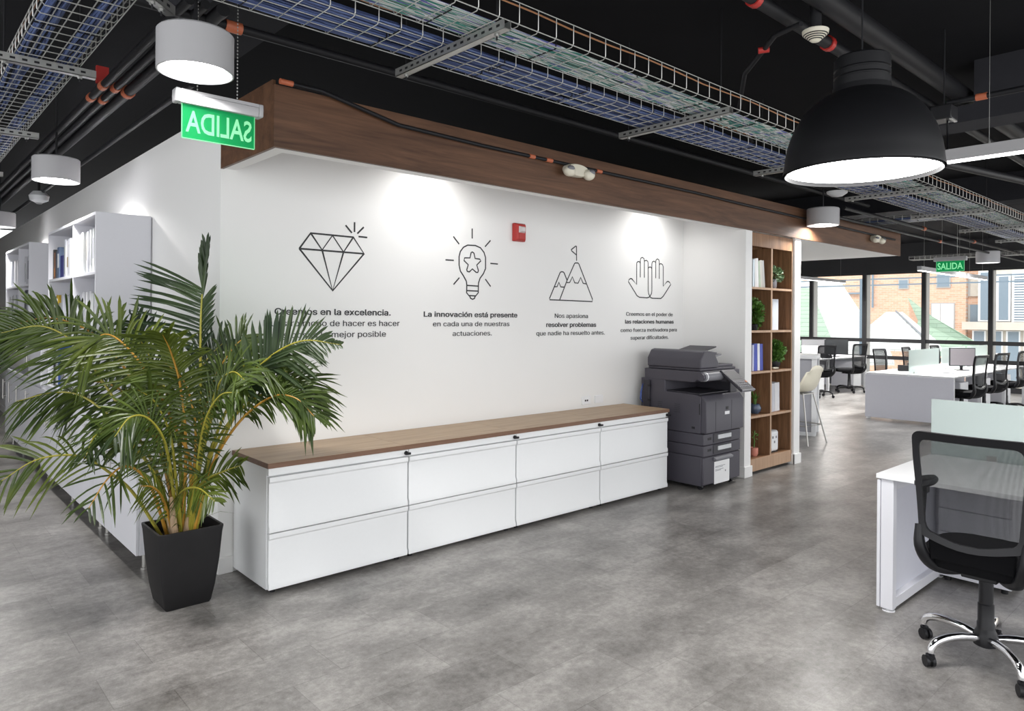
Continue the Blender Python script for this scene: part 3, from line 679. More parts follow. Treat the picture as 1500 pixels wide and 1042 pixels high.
def whites(n, seed, th=0.07, h=0.315):
    r = random.Random(seed)
    out = []
    for i in range(n):
        sp = None
        if r.random() < 0.8: sp = (r.choice([(0.16, 0.17, 0.20), (0.30, 0.31, 0.34), (0.25, 0.20, 0.12), (0.28, 0.30, 0.30), (0.40, 0.40, 0.44)]), r.uniform(0.08, 0.35), r.uniform(0.45, 0.9))
        out.append(('binder', 'white', r.choice(WHT), th * r.uniform(0.85, 1.15), h * r.uniform(0.97, 1.03)) + ((sp,) if sp else ()))
    return out
g = 'books and binders in the nearer bookcase'
fill_row(3.225, 2.225, 1.886, [('book', 'black', (0.02, 0.018, 0.018), .05, .27), ('book', 'brown', (0.16, 0.06, 0.02), .05, .24, ((0.45, 0.18, 0.03), .1, .4)), ('book', 'dark', (0.04, 0.05, 0.07), .05, .25), ('book', 'steel blue', (0.09, 0.13, 0.22), .09, .28, ((0.7, 0.72, 0.75), .35, .8)), ('book', 'navy', (0.03, 0.035, 0.16), .16, .20)] + whites(8, 1, .07), 'on the top shelf, far half of the nearer bookcase', g)
fill_row(2.185, 1.43, 1.886, whites(10, 2, .068, .325), 'on the top shelf, near half of the nearer bookcase', g)
fill_row(3.225, 2.225, 1.421, [('book', 'dark green', (0.02, 0.05, 0.05), .06, .31), ('book', 'white', WHT[0], .03, .30), ('book', 'teal', (0.03, 0.12, 0.14), .06, .31), ('book', 'yellow', (0.5, 0.33, 0.03), .07, .32, ((0.8, 0.8, 0.78), .0, .9)), ('book', 'spiral-bound grey', (0.30, 0.30, 0.26), .06, .25)] + whites(9, 3, .075), 'on the middle shelf, far half of the nearer bookcase', g)
fill_row(2.185, 1.43, 1.421, whites(10, 4, .069, .32), 'on the middle shelf, near half of the nearer bookcase', g)
fill_row(3.225, 2.225, 0.928, [('book', 'dark blue', (0.03, 0.05, 0.10), .07, .34), ('book', 'black', (0.02, 0.02, 0.022), .07, .32), ('book', 'white', WHT[1], .06, .33), ('book', 'bright blue', (0.03, 0.10, 0.42), .10, .36), ('book', 'grey', (0.2, 0.21, 0.24), .07, .30)] + whites(7, 5, .075), 'on the bottom shelf, far half of the nearer bookcase', g)
fill_row(2.185, 1.43, 0.928, whites(10, 6, .069, .30), 'on the bottom shelf, near half of the nearer bookcase', g)
g = 'books and binders in the farther bookcase'
fill_row(5.96, 5.08, 1.886, [('binder', 'white', WHT[0], .09, .3), ('binder', 'white', WHT[1], .09, .3), ('binder', 'white', WHT[3], .09, .29), ('binder', 'white', WHT[0], .09, .3), ('binder', 'white', WHT[2], .09, .3), ('book', 'pale grey', (0.4, 0.4, 0.43), .06, .29), ('book', 'black', (0.02, 0.02, 0.03), .12, .33)], 'on the top shelf, far half of the farther bookcase', g)
fill_row(5.02, 4.60, 1.886, whites(5, 8, .075, .31), 'on the top shelf, near half of the farther bookcase', g)
fill_row(5.96, 5.08, 1.501, [('binder', 'white', WHT[2], .09, .27), ('binder', 'white', WHT[1], .09, .28), ('book', 'dark grey', (0.06, 0.06, 0.07), .08, .2), ('binder', 'white', WHT[0], .09, .29), ('binder', 'white', WHT[3], .08, .29)], 'on the lower shelf, far half of the farther bookcase', g)
fill_row(5.02, 4.38, 1.501, [('binder', 'black', (0.02, 0.022, 0.03), .10, .33), ('binder', 'navy', (0.025, 0.03, 0.06), .10, .33), ('book', 'patterned white', WHT[1], .09, .29, ((0.12, 0.12, 0.14), .2, .8)), ('book', 'black', (0.02, 0.02, 0.022), .05, .32)], 'on the lower shelf, near half of the farther bookcase', g)
fill_row(5.96, 5.08, 1.16, [('book', 'dark teal', (0.03, 0.05, 0.07), .10, .26), ('binder', 'white', WHT[2], .09, .28), ('binder', 'white', WHT[0], .09, .28), ('book', 'beige', (0.5, 0.42, 0.28), .04, .22), ('binder', 'white', WHT[1], .09, .28)], 'on the bottom shelf, far half of the farther bookcase', g)
t = thing('storage_box', 'small white box on the top shelf of the farther bookcase', 'box', (BX + 0.10, 4.45, 1.886))
obj('box_body', MB().box(-.06, .10, -.055, .055, 0, .12), M_WHITE, t, bevel=0.004); obj('lid', MB().box(-.064, .104, -.059, .059, .1, .135), M_SHELFW, t, bevel=0.004)

# ================================================================ wood shelving in the niche
NX0, NX1, NY = 4.974, 5.883, -0.705
t = thing('niche_shelving', 'tall walnut shelving unit with ten open compartments between two white piers', 'shelving', ((NX0 + NX1) / 2, NY, 0))
hw = (NX1 - NX0) / 2; D = 0.36
SH = [0.155, 0.590, 1.042, 1.462, 1.905]
for s in (-1, 1): obj('side_panel', MB().box(s * hw, s * (hw - 0.02), 0.003, D, 0.03, ZS - 0.004), M_NICHE, t)
obj('back_panel', MB().box(-hw + 0.02, hw - 0.02, D - 0.012, D, 0.03, ZS - 0.004), M_NICHE, t)
obj('plinth', MB().box(-hw, hw, -0.004, 0.016, 0.03, 0.150), M_NICHEEDGE, t)
obj('top_rail', MB().box(-hw, hw, -0.002, 0.016, 2.32, ZS - 0.01), M_NICHE, t)
obj('divider', MB().box(-0.014, 0.014, 0.006, D - 0.012, 0.155, 2.32), M_NICHE, t)
eb = MB().box(-0.0142, 0.0142, 0.001, 0.006, 0.155, 2.32)
for s in (-1, 1): eb.box(s * hw, s * (hw - 0.02), -0.001, 0.003, 0.03, ZS - 0.006)
for z in SH:
    obj('shelf', MB().box(-hw + 0.02, -0.014, 0.006, D - 0.012, z - 0.022, z).box(0.014, hw - 0.02, 0.006, D - 0.012, z - 0.022, z), M_NICHE, t)
    eb.box(-hw + 0.02, hw - 0.02, 0.0, 0.006, z - 0.0222, z)
obj('edge_band', eb, M_NICHEEDGE, t)
NCX = (NX0 + NX1) / 2
def lean_book(x, z, th, h, d, lean, col, label, group, cw='book'):
    """A book in the niche, spine to the room (-y), leaning to the side by an angle."""
    o = thing('book', label, 'book', (x, NY + 0.05, z + 0.001), group=group)
    o.rotation_euler = (0, lean, 0)
    obj('cover', MB().box(0, 0.003, 0.003, d, 0, h).box(th - 0.003, th, 0.003, d, 0, h).box(0, th, 0, 0.003, 0, h), bookmat(col), o)
    obj('pages', MB().box(0.0033, th - 0.0033, 0.0035, d - 0.006, 0.004, h - 0.005), M_PAPER, o)
    return o
g = 'books in the niche shelving'
x = NX0 + 0.15
for i, (th, h, ln, c, w) in enumerate([(.036, .285, 0.0, (0.60, 0.70, 0.76), 'pale blue'), (.036, .295, -.05, (0.72, 0.72, 0.72), 'white'), (.036, .30, -.07, (0.80, 0.80, 0.80), 'white'), (.028, .275, -.10, (0.45, 0.55, 0.42), 'pale green'), (.040, .285, -.11, (0.70, 0.68, 0.62), 'cream'), (.045, .285, -.12, (0.76, 0.75, 0.72), 'white')]):
    lean_book(x - math.sin(min(ln, 0)) * 0.0, SH[4], th, h, .22, ln, c, '%s book, %s of six leaning in the top left compartment of the walnut shelving' % (w, ORD[i]), g)
    x += th + 0.004 + (0.008 if i in (0, 2) else 0.0)
x = NX0 + 0.155
for i, (th, h, ln, c, w) in enumerate([(.030, .27, 0, (0.55, 0.58, 0.75), 'pale blue'), (.065, .28, -.02, (0.045, 0.075, 0.42), 'royal blue'), (.045, .28, -.03, (0.78, 0.79, 0.85), 'white'), (.060, .275, -.05, (0.06, 0.085, 0.42), 'royal blue')]):
    lean_book(x, SH[2], th, h, .22, ln, c, '%s folder, %s of four in the middle left compartment of the walnut shelving' % (w, ORD[i]), g)
    x += th + 0.007
x = NCX + 0.02
for i, (th, h, c) in enumerate([(.10, .33, (0.74, 0.78, 0.83)), (.115, .33, (0.66, 0.70, 0.76))]):
    lean_book(x, SH[3], th, h, .20, 0, c, 'thick pale blue-white binder in the second right compartment, %s' % ('left one' if i == 0 else 'right one'), g); x += th + 0.004
x = NCX + 0.02
for i, (th, h, ln) in enumerate([(.10, .305, 0), (.05, .30, -.015), (.10, .305, -.03)]):
    lean_book(x, SH[1], th, h, .22, ln, WHT[i], 'white binder, %s of three in the fourth right compartment down' % ORD[i], g); x += th + 0.006

def leaf_ball(c, r, n, seed, ll=0.035, wl=0.018):
    rd = random.Random(seed); mb = MB()
    for i in range(n):
        d = Vector((rd.gauss(0, 1), rd.gauss(0, 1), rd.gauss(0, 1))).normalized()
        p = Vector(c) + Vector((d.x * r[0], d.y * r[1], d.z * r[2])) * (rd.random() ** 0.4)
        a = (d + Vector((rd.uniform(-.6, .6), rd.uniform(-.6, .6), rd.uniform(-.2, .6)))).normalized()
        b = a.orthogonal().normalized(); b.rotate(Matrix.Rotation(rd.uniform(0, 6.28), 3, a)); nrm = a.cross(b)
        q = [p, p + a * ll * .5 + b * wl * .5 + nrm * .003, p + a * ll, p + a * ll * .5 - b * wl * .5 + nrm * .003]
        mb.quad(*q)
    return mb
M_PLANT = plain('small_plant_green', (0.085, 0.19, 0.03), 0.5, noise=0.45, scale=25)
M_PLANTG = plain('grey_green_leaf', (0.12, 0.20, 0.10), 0.5, noise=0.4, scale=25)
g = 'small potted plants in the niche shelving'
def pot_plant(x, z, label, potprof, potmat, foliage, leafmat=M_PLANT, y=NY + 0.11):
    o = thing('potted_plant', label, 'plant', (x, y, z), group=g)
    obj('pot', MB().lathe(potprof, n=18), potmat, o)
    obj('foliage', foliage, leafmat, o)
    return o
blades = MB(); rd = random.Random(3)
for i in range(16):
    a = rd.uniform(0, 6.28); o_ = Vector((math.cos(a), math.sin(a), 0)); tip = o_ * rd.uniform(.04, .09) + Vector((0, 0, rd.uniform(.15, .27))); w = Vector((-o_.y, o_.x, 0)) * .012
    m_ = o_ * .02 + Vector((0, 0, .16))
    blades.quad(o_ * .012 - w * .5 + Vector((0, 0, .085)), o_ * .012 + w * .5 + Vector((0, 0, .085)), m_ + w, m_ - w); blades.quad(m_ - w, m_ + w, tip + w * .1, tip - w * .1)
pot_plant(NCX + 0.22, SH[4], 'small leafy plant in a grey glass cup, top right compartment of the walnut shelving', [(.035, 0), (.045, .02), (.048, .10), (.043, .105), (.040, .09)], plain('smoky_glass_grey', (0.22, 0.23, 0.26), 0.15), leaf_ball((0.03, 0, .155), (.11, .08, .075), 260, 4, .045, .026), M_PLANTG)
pot_plant(NX0 + 0.27, SH[3], 'tall bushy succulent spilling over its dark pot, second left compartment down', [(.04, 0), (.055, .06), (.05, .065), (.045, .05)], M_BLACK, leaf_ball((0.02, 0, .17), (.11, .07, .15), 420, 5, .05, .034))
pot_plant(NCX + 0.25, SH[2], 'round green bush in a dark pot, middle right compartment of the walnut shelving', [(.05, 0), (.075, .05), (.075, .09), (.065, .095), (.06, .08)], M_BLACK, leaf_ball((0.0, 0, .185), (.125, .10, .105), 620, 6, .05, .034))
pot_plant(NX0 + 0.32, SH[1], 'blade-leaved plant in a round blue-grey pot, fourth left compartment down', [(.035, 0), (.062, .03), (.066, .06), (.048, .10), (.042, .095)], plain('blue_grey_glaze', (0.065, 0.095, 0.15), 0.2), blades)
st_ = MB().tube([(0, 0, .07), (.012, 0, .14), (.0, 0, .19), (.018, 0, .26)], .006, 6)
b2 = leaf_ball((.012, 0, .2), (.02, .02, .06), 18, 8, .035, .012); st_.add(b2.v, b2.f)
pot_plant(NX0 + 0.27, SH[0], 'thin twisted sprig in a small salmon pink pot, bottom left compartment', [(.03, 0), (.042, .02), (.045, .085), (.038, .088), (.036, .07)], plain('salmon_ceramic', (0.62, 0.25, 0.19), 0.4), st_, y=NY + 0.09)
o = obj('pebble_dish', MB().ellipsoid((0, 0, .014), .055, .035, .013), M_CREAM, loc=(NCX + 0.17, NY + 0.045, SH[2] + 0.001)); tag(o, 'small cream pebble lying in front of the round green bush', 'ornament')
t = thing('white_appliance', 'small rounded white appliance in the bottom right compartment of the walnut shelving', 'appliance', (NCX + 0.17, NY + 0.13, SH[0]))
obj('body', MB().box(-.085, .085, -.09, .09, .008, .235), M_WHITE, t, bevel=0.03, seg=4)
for q in range(3): obj('button', MB().box(-.058 + q * .035, -.036 + q * .035, -.0925, -.089, .15 - .05 * (q % 2), .175 - .05 * (q % 2)), M_GREYINK, t)
obj('base', MB().box(-.078, .078, -.082, .082, 0, .01), M_BLACK, t)

# ================================================================ photocopier
PX, PY = 4.032, -0.785
t = thing('photocopier', 'dark graphite office photocopier standing between the filing cabinets and the walnut shelving', 'photocopier', (PX, PY, 0))
W = 0.645
lc = obj('lower_cabinet', MB().box(0.004, W, 0.02, .64, .045, .312), M_PRINT, t, bevel=0.006)
obj('cabinet_door', MB().box(0.006, W - 0.004, 0.0, 0.022, .055, .308), M_PRINT, lc, bevel=0.008)
obj('door_handle', MB().prism([(-0.002, .262), (-.030, .268), (-.032, .285), (-0.002, .30)], 0, .17, .47), M_PRINT3, lc, bevel=0.003)
for xx in (0.07, W - 0.07):
    for yy in (0.07, 0.56): obj('caster', MB().tube([(xx - .012, yy, .024), (xx + .012, yy, .024)], .024, 14).box(xx - .018, xx + .018, yy - .02, yy + .02, .036, .05), M_BLACK, t)
nt = obj('paper_notice', MB().box(.185, .445, -.003, -.0005, .045, .252), M_PAPER, t)
ln_ = MB()
for zz, a, b in ((.206, .20, .37), (.196, .20, .33), (.176, .20, .34), (.166, .20, .30)): ln_.box(a, b, -.0036, -.003, zz - .0022, zz + .0022)
obj('printed_line', ln_, M_GREYINK, nt)
s = MB().lathe([(.009, 0), (.009, .0006)], n=14); obj('printed_dot', MB().add([(.375 + a, -.003 - c, .15 + b) for a, b, c in s.v], s.f), M_GREYINK, nt)
for k_, (z0, z1) in enumerate(((.418, .520), (.316, .414))):
    tr = obj('paper_tray', MB().box(0.004, W, 0.0, .64, z0, z1), M_PRINT, t, bevel=0.005)
    zc = (z0 + z1) / 2
    obj('handle_recess', MB().box(.165, .47, -.006, .0, zc - .036, zc + .044), M_PRINT2, tr, bevel=0.003)
    obj('tray_label', MB().box(.235, .46, -.014, -.005, zc - .008, zc + .030), plain('pale_grey_plastic', (0.62, 0.63, 0.65), 0.4), tr, bevel=0.002)
    obj('size_window', MB().box(.075, .098, -.0015, .001, zc - .006, zc + .016).box(.106, .135, -.0015, .001, zc - .006, zc + .018), M_BLACK, tr)
# main body with the sloped front shoulder
bd = obj('main_body', MB().prism([(0.03, .524), (.64, .524), (.70, .56), (.70, 1.0), (.42, 1.0), (.42, .885), (.10, .880), (0.03, .865)], 0, 0.0, W), M_PRINT, t, bevel=0.006)
fd = obj('front_door', MB().prism([(-.022, .528), (.035, .528), (.035, .872), (.02, .872), (-.022, .815)], 0, .012, W + .02), M_PRINT, t, bevel=0.008)
obj('door_seam', MB().box(.17, .174, -.0235, -.021, .535, .812).box(.445, .449, -.0235, -.021, .535, .812), M_PRINT2, fd)
obj('emblem', MB().box(.345, .385, -.0245, -.0215, .728, .756), M_BLACK, fd)
obj('badge', MB().box(.325, .405, -.0255, -.0215, .682, .712), plain('silver_badge', (0.75, 0.75, 0.77), 0.3), fd, bevel=0.003)
obj('vent_slot', MB().box(-.0015, .001, .035, .045, .70, .80), M_BLACK, bd)
obj('side_latch', MB().box(-.004, .002, .09, .12, .565, .585), M_BLACK, bd)
for q in range(5): obj('vent_slot', MB().box(-.0012, .001, .25, .31, .70 + q * .018, .706 + q * .018), M_PRINT2, bd)
for q in range(3): obj('vent_slot', MB().box(-.0012, .001, .45, .50, .74 + q * .018, .746 + q * .018), M_PRINT2, bd)
sb = obj('side_unit', MB().box(-.025, 0, .585, .655, .70, .98), M_PRINT2, t, bevel=0.006)
obj('side_knob', MB().box(-.032, -.024, .57, .60, .78, .80).box(-.032, -.024, .57, .60, .92, .94), M_BLACK, sb)
obj('output_tray', MB().prism([(.06, .880), (.42, .888), (.42, .896), (.06, .888)], 0, .03, W - .03), M_PRINT2, t)
obj('tray_column', MB().box(W - .12, W, .04, .42, .87, 1.0), M_PRINT2, t, bevel=0.004)
sc_ = obj('scanner_unit', MB().prism([(.02, 1.045), (.10, .990), (.66, .990), (.66, 1.094), (.02, 1.094)], 0, -.002, W + .01), M_PRINT, t, bevel=0.008)
obj('front_roller', MB().tube([(.0, .015, 1.045), (.40, .015, 1.045)], .042, 20), M_PRINT3, sc_)
obj('roller_cap', MB().tube([(-.03, .015, 1.045), (.03, .015, 1.045)], .036, 20), M_PRINT, sc_)
obj('roller_ring', MB().tube([(.03, .015, 1.045), (.045, .015, 1.045)], .0435, 20), M_WHITE, sc_)
obj('glass_lid', MB().box(.02, W - .01, .05, .63, 1.096, 1.118), M_PRINT, t, bevel=0.006)
ad = obj('document_feeder', MB().prism([(.0, 1.118), (.30, 1.118), (.30, 1.17), (.25, 1.235), (.29, 1.262), (.10, 1.285), (.055, 1.275), (.0, 1.20)], 1, .03, .63), M_PRINT, t, bevel=0.012, seg=3)
obj('feed_tray', MB().prism([(.25, 1.185), (.50, 1.228), (.50, 1.24), (.25, 1.20)], 1, .12, .56), M_PRINT3, ad, bevel=0.003)
obj('upper_flap', MB().prism([(.27, 1.262), (.47, 1.300), (.47, 1.312), (.27, 1.275)], 1, .16, .46), M_PRINT2, ad, bevel=0.003)
obj('exit_tray', MB().box(.30, W - .01, .08, .60, 1.118, 1.142), M_PRINT, ad, bevel=0.006)
cpM = Matrix.Translation((.385, -.112, 1.003)) @ Matrix.Rotation(math.radians(37), 4, 'X')
cp = obj('control_panel', MB().xbox(cpM, .235, .285, .026), M_PRINT2, t, bevel=0.01, seg=3)
obj('touch_screen', MB().xbox(cpM @ Matrix.Translation((-.012, .062, .0136)), .165, .115, .002), M_SCREEN, cp)
kp = MB()
for a in range(6):
    for b in range(3): kp.xbox(cpM @ Matrix.Translation((-.088 + a * .028, -.035 - b * .030, .0145)), .016, .014, .004)
obj('keypad', kp, M_PRINT3, cp)
obj('start_button', MB().xbox(cpM @ Matrix.Translation((.095, -.035, .0145)), .022, .02, .005), plain('orange_button', (0.6, 0.22, 0.10), 0.4), cp)
obj('panel_edge', MB().xbox(cpM @ Matrix.Translation((0, -.14, 0.002)), .225, .012, .022), M_PRINT3, cp)
obj('panel_arm', MB().box(.30, .47, -.05, .10, .99, 1.05), M_PRINT2, t, bevel=0.006)
# its blue network cable
cb = MB()
for q in range(3):
    cb.tube([(-.004, .675, .94), (-.034 + .006 * q, .68, .86), (-.034 - .008 * q, .685 - .01 * q, .79), (-.004, .675, .757)], .0045, 6)
nc = obj('network_cable', cb, plain('blue_cable_jacket', (0.05, 0.10, 0.35), 0.5), t); nc['label'] = 'blue network cables'

# ================================================================ potted palm
POTX, POTY = -0.285, -0.262
palm = thing('potted_palm', 'large areca palm in a tapered square black pot at the corner of the white wall', 'plant', (POTX, POTY, 0))
def sq(s, z, r=0.03, n=4):
    s /= 2; out = []
    for cx_, cy_, a0 in ((s - r, s - r, 0), (-s + r, s - r, 90), (-s + r, -s + r, 180), (s - r, -s + r, 270)):
        for i in range(n + 1):
            a = math.radians(a0 + 90 * i / n); out.append((cx_ + r * math.cos(a), cy_ + r * math.sin(a), z))
    return out
obj('pot', MB().loft([sq(.225, 0, .012), sq(.24, .012, .016), sq(.272, .10, .018), sq(.305, .24, .02), sq(.328, .39, .02), sq(.336, .415, .02), sq(.336, .424, .02), sq(.312, .424, .018), sq(.308, .405, .018), sq(.298, .345, .018)]), M_POT, palm)
obj('soil', MB().loft([sq(.297, .335, .018), sq(.299, .352, .018)]), M_SOIL, palm)
def catmull(pts, m):
    P_ = [Vector(p) for p in pts]; P_ = [P_[0] * 2 - P_[1]] + P_ + [P_[-1] * 2 - P_[-2]]
    out = []
    segs = len(P_) - 3
    for i in range(m + 1):
        u = segs * i / m; k0 = min(int(u), segs - 1); w = u - k0
        a, b, c, d = P_[k0:k0 + 4]
        out.append(0.5 * ((2 * b) + (c - a) * w + (2 * a - 5 * b + 4 * c - d) * w * w + (3 * b - a - 3 * c + d) * w ** 3))
    return out
TOCAM = Vector((-0.672, -0.741, 0.05)).normalized()
def keep_out(p):
    """Keep leaves out of the walls and furniture (world space)."""
    if p.y > -0.03 and p.x > -0.03:
        if p.x - (-0.03) < p.y - (-0.03): p.x = -0.03
        else: p.y = -0.03
    if p.y > 0.25 and p.x > -0.43: p.x = -0.43
    if p.x > 0.06 and p.y > -0.55 and p.z < 0.77: p.z = 0.77 if p.z > .6 else p.z; p.x = min(p.x, 0.06) if p.z <= .6 else p.x
    return p
def frond(tagname, pts, face, s0, L, ang, flag, seed):
    rd = random.Random(seed)
    base = Vector((POTX, POTY, 0))
    wp = [keep_out(Vector(p)) for p in pts]
    p0 = wp[0]; wp[0] = Vector((POTX + max(-.11, min(.11, p0.x - POTX)), POTY + max(-.11, min(.11, p0.y - POTY)), .35))
    c = catmull(wp, 40)
    c = [keep_out(p) for p in c]
    rad = [0.0085 * (1 - i / 40) ** 0.8 + 0.0016 for i in range(41)]
    st = obj('frond', MB().tube([p - base for p in c], rad, 6), M_STEMO if seed % 3 == 0 else M_STEM, palm)
    mb = MB()
    n = int(30 + 26 * L / .36)
    ln_tot = sum((c[i + 1] - c[i]).length for i in range(40))
    n = max(9, min(48, int(ln_tot * (1 - s0) / (0.043 if tagname in ('G', 'G2', 'H') else 0.023))))
    for j in range(n):
        s = s0 + (0.995 - s0) * (j + rd.uniform(-.3, .3)) / (n - 1); s = max(s0, min(.995, s))
        u = s * 40; k0 = min(int(u), 39); p = c[k0].lerp(c[k0 + 1], u - k0)
        T = (c[k0 + 1] - c[max(k0 - 1, 0)]).normalized()
        up = Vector((0, 0, 1)) - T * T.z
        if up.length < .15: up = (-TOCAM) - T * (-TOCAM).dot(T)
        up.normalize()
        tc = TOCAM - T * TOCAM.dot(T)
        N = (up * (1 - face) + (tc.normalized() if tc.length > .1 else up) * face).normalized()
        S = T.cross(N).normalized()
        q = (s - s0) / (1 - s0)
        ll = L * (0.45 + 0.55 * math.sin(PI * min(1, 0.12 + q * 0.80)) ** 0.8) * rd.uniform(.85, 1.1)
        if q > .85: ll *= 1 - (q - .85) * 3.2
        if flag == 'up': ll *= 1.0 if q < .5 else max(.28, 1 - (q - .5) * 2.0)
        for side in (-1, 1):
            right = side * S.dot(Vector((0.741, -0.672, 0))) > 0
            if flag == 'spear' and (q > .55 or right):
                a = math.radians(9 if q > .4 else 38); l2 = L * (.5 if q > .4 else .42) * (1 - .55 * max(0, q - .5))
            elif flag == 'spear':
                a = math.radians(72 - 20 * q + rd.uniform(-5, 5)); l2 = L * 1.15
            else:
                a = math.radians(ang * (1.08 - 0.45 * q) + rd.uniform(-8, 8)); l2 = ll
            d = (T * math.cos(a) + S * side * math.sin(a) + N * (0.16 + rd.uniform(-.1, .14))).normalized()
            if flag == 'down' : d = (d + Vector((0, 0, -.45))).normalized()
            if flag == 'up' and q < .5: d = (d + Vector((0, 0, .5 if d.z > -.1 else -.1))).normalized()
            wv = d.cross(N).normalized()
            w = rd.uniform(.0042, .0064) * (0.75 + .6 * L) * (1.5 if flag == 'up' and q < .55 else 1.0)
            drop = rd.uniform(.16, .60) * l2
            if flag in ('spear', 'up'): drop *= .35
            prevq = None
            for i in range(6):
                v = i / 5
                pt = p + d * l2 * v + Vector((0, 0, -drop * v * v * .9))
                pt = keep_out(pt)
                ww = w * (0.45 + 1.0 * math.sin(PI * min(1, .15 + v * .72)) ** .7) if v < .99 else w * .06
                if v > .8 and v < .99: ww *= .55
                e = [pt - wv * ww - base, pt + N * (-ww * .35) - base, pt + wv * ww - base]
                if prevq is not None:
                    mb.quad(prevq[0], prevq[1], e[1], e[0]); mb.quad(prevq[1], prevq[2], e[2], e[1])
                prevq = e
    lf = obj('leaflets', mb, {'A': M_LEAFD, 'I': M_LEAFD, 'B': M_LEAFD, 'V': M_LEAFD, 'P': M_LEAFD, 'L': M_LEAFY, 'U': M_LEAFY, 'T': M_LEAFY, 'E': M_LEAFY, 'N': M_LEAFY, 'G': M_LEAFY, 'S': M_LEAFY}.get(tagname, M_LEAF), st)
    return st
for i, fr_ in enumerate(FRONDS): frond(*fr_, seed=i + 1)
rd = random.Random(11)
for i in range(7):
    a = i / 7 * 6.28 + .4; r_ = .03 + .05 * rd.random()
    p = Vector((r_ * math.cos(a), r_ * math.sin(a), .34)); q = p + Vector((.05 * math.cos(a) * rd.random(), .05 * math.sin(a) * rd.random(), rd.uniform(.12, .34)))
    obj('cane', MB().tube([p, p.lerp(q, .5), q], [.022, .017, .009], 9), M_CANE, palm)
tuft = MB()
for i in range(170):
    a = rd.uniform(0, 6.28); e = rd.uniform(.2, 1.3); hz = rd.uniform(.40, .92); k_ = .085 + .10 * (hz - .4); p = Vector((rd.uniform(-k_, k_) - .12 * (hz - .4), rd.uniform(-k_, k_) - .04 * (hz - .4), hz))
    d = Vector((math.cos(a) * math.cos(e), math.sin(a) * math.cos(e), math.sin(e))); l_ = rd.uniform(.10, .24); wv = d.cross(Vector((0, 0, 1))).normalized() * .0048
    m_ = p + d * l_ * .6; q = p + d * l_ + Vector((0, 0, -.04))
    ok = all(not (v.x + POTX > -.03 and v.y + POTY > -.03) for v in (m_, q))
    if ok: tuft.quad(p - wv * .5, p + wv * .5, m_ + wv, m_ - wv); tuft.quad(m_ - wv, m_ + wv, q + wv * .1, q - wv * .1)
ys = obj('young_shoots', tuft, M_LEAFY, palm); ys['kind'] = 'stuff'

# ================================================================ lamps and signs hanging from the ceiling
def hang(mb, x, y, z0, r=0.004): mb.tube([(x, y, z0), (x, y, CEILZ)], r, 6)
def drum(x, y, z, D, label):
    t = thing('drum_lamp', label, 'ceiling lamp', (x, y, z), group='white drum ceiling lamps')
    R_, Hh = D / 2, D * .56
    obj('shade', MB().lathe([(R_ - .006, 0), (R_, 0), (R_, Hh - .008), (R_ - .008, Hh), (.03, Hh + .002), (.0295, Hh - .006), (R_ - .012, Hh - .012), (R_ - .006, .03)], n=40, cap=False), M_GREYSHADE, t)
    obj('reflector_ring', MB().lathe([(R_ - .007, .012), (R_ * .72, .03), (R_ * .70, .034), (R_ - .007, .03)], n=40, cap=False), M_WHITE, t)
    obj('diffuser', MB().lathe([(0.001, .028), (R_ * .78, .028), (R_ * .78, .036), (0.001, .036)], n=32), M_LAMP, t)
    rod = MB().tube([(0, 0, Hh), (0, 0, CEILZ - z)], .008, 8).lathe([(.04, CEILZ - z - .03), (.05, CEILZ - z)], n=16)
    obj('suspension_rod', rod, M_PIPE, t)
    lamp_light('drum_light', 'AREA', (0, 0, .022), DRUM_W, R_ * 1.45, t, spread=math.radians(150))
drum(-0.545, -1.225, 2.60, .305, 'large white drum lamp, nearest one, hanging in front of the mirrored green exit sign')
drum(-0.51, 2.07, 2.60, .32, 'white drum lamp hanging above the two bookcases by the left wall')
drum(-0.45, 5.9, 2.60, .31, 'white drum lamp cut by the left picture edge, farthest along the left wall')
drum(6.08, -0.945, 2.60, .33, 'white drum lamp in front of the wood bulkhead above the walnut shelving')
drum(12.9, -0.80, 2.60, .36, 'white drum lamp near the windows beside the far exit sign')

t = thing('dome_pendant', 'large black dome pendant lamp glowing white underneath, above the right side', 'pendant lamp', (1.53, -3.135, 2.2))
R_ = 0.305
prof = []
for i in range(15):
    a = i / 14 * math.radians(72); prof.append((R_ * math.cos(a) ** .82 if i else R_, .33 * math.sin(a) / math.sin(math.radians(72))))
prof = [(R_ + .004, -.004), (R_ + .004, .004)] + prof[1:]
top_r = .113
prof = [p for p in prof if p[0] > top_r]
z_t = .353
inner = [(max(r - .008, .03), z - .006) for r, z in reversed(prof)]
obj('dome_shade', MB().lathe(prof + [(top_r, z_t)] + [(top_r - .008, z_t)] + inner, n=64, cap=False), M_SHADE, t)
nk = [(.110, .348), (.110, .385), (.104, .388), (.104, .393), (.110, .396), (.110, .415), (.104, .418), (.104, .423), (.110, .426), (.108, .472), (.10, .48), (.02, .482)]
obj('neck', MB().lathe(nk, n=40), M_SHADE, t)
obj('diffuser', MB().lathe([(0.001, .006), (R_ - .012, .006), (R_ - .012, .014), (0.001, .014)], n=48), M_LAMP, t)
obj('suspension_cord', MB().tube([(0, 0, .47), (0, 0, CEILZ - 2.2)], .004, 6), M_BLACK, t)
lamp_light('pendant_light', 'AREA', (0, 0, -.002), PENDANT_W, .52, t, spread=math.radians(160))

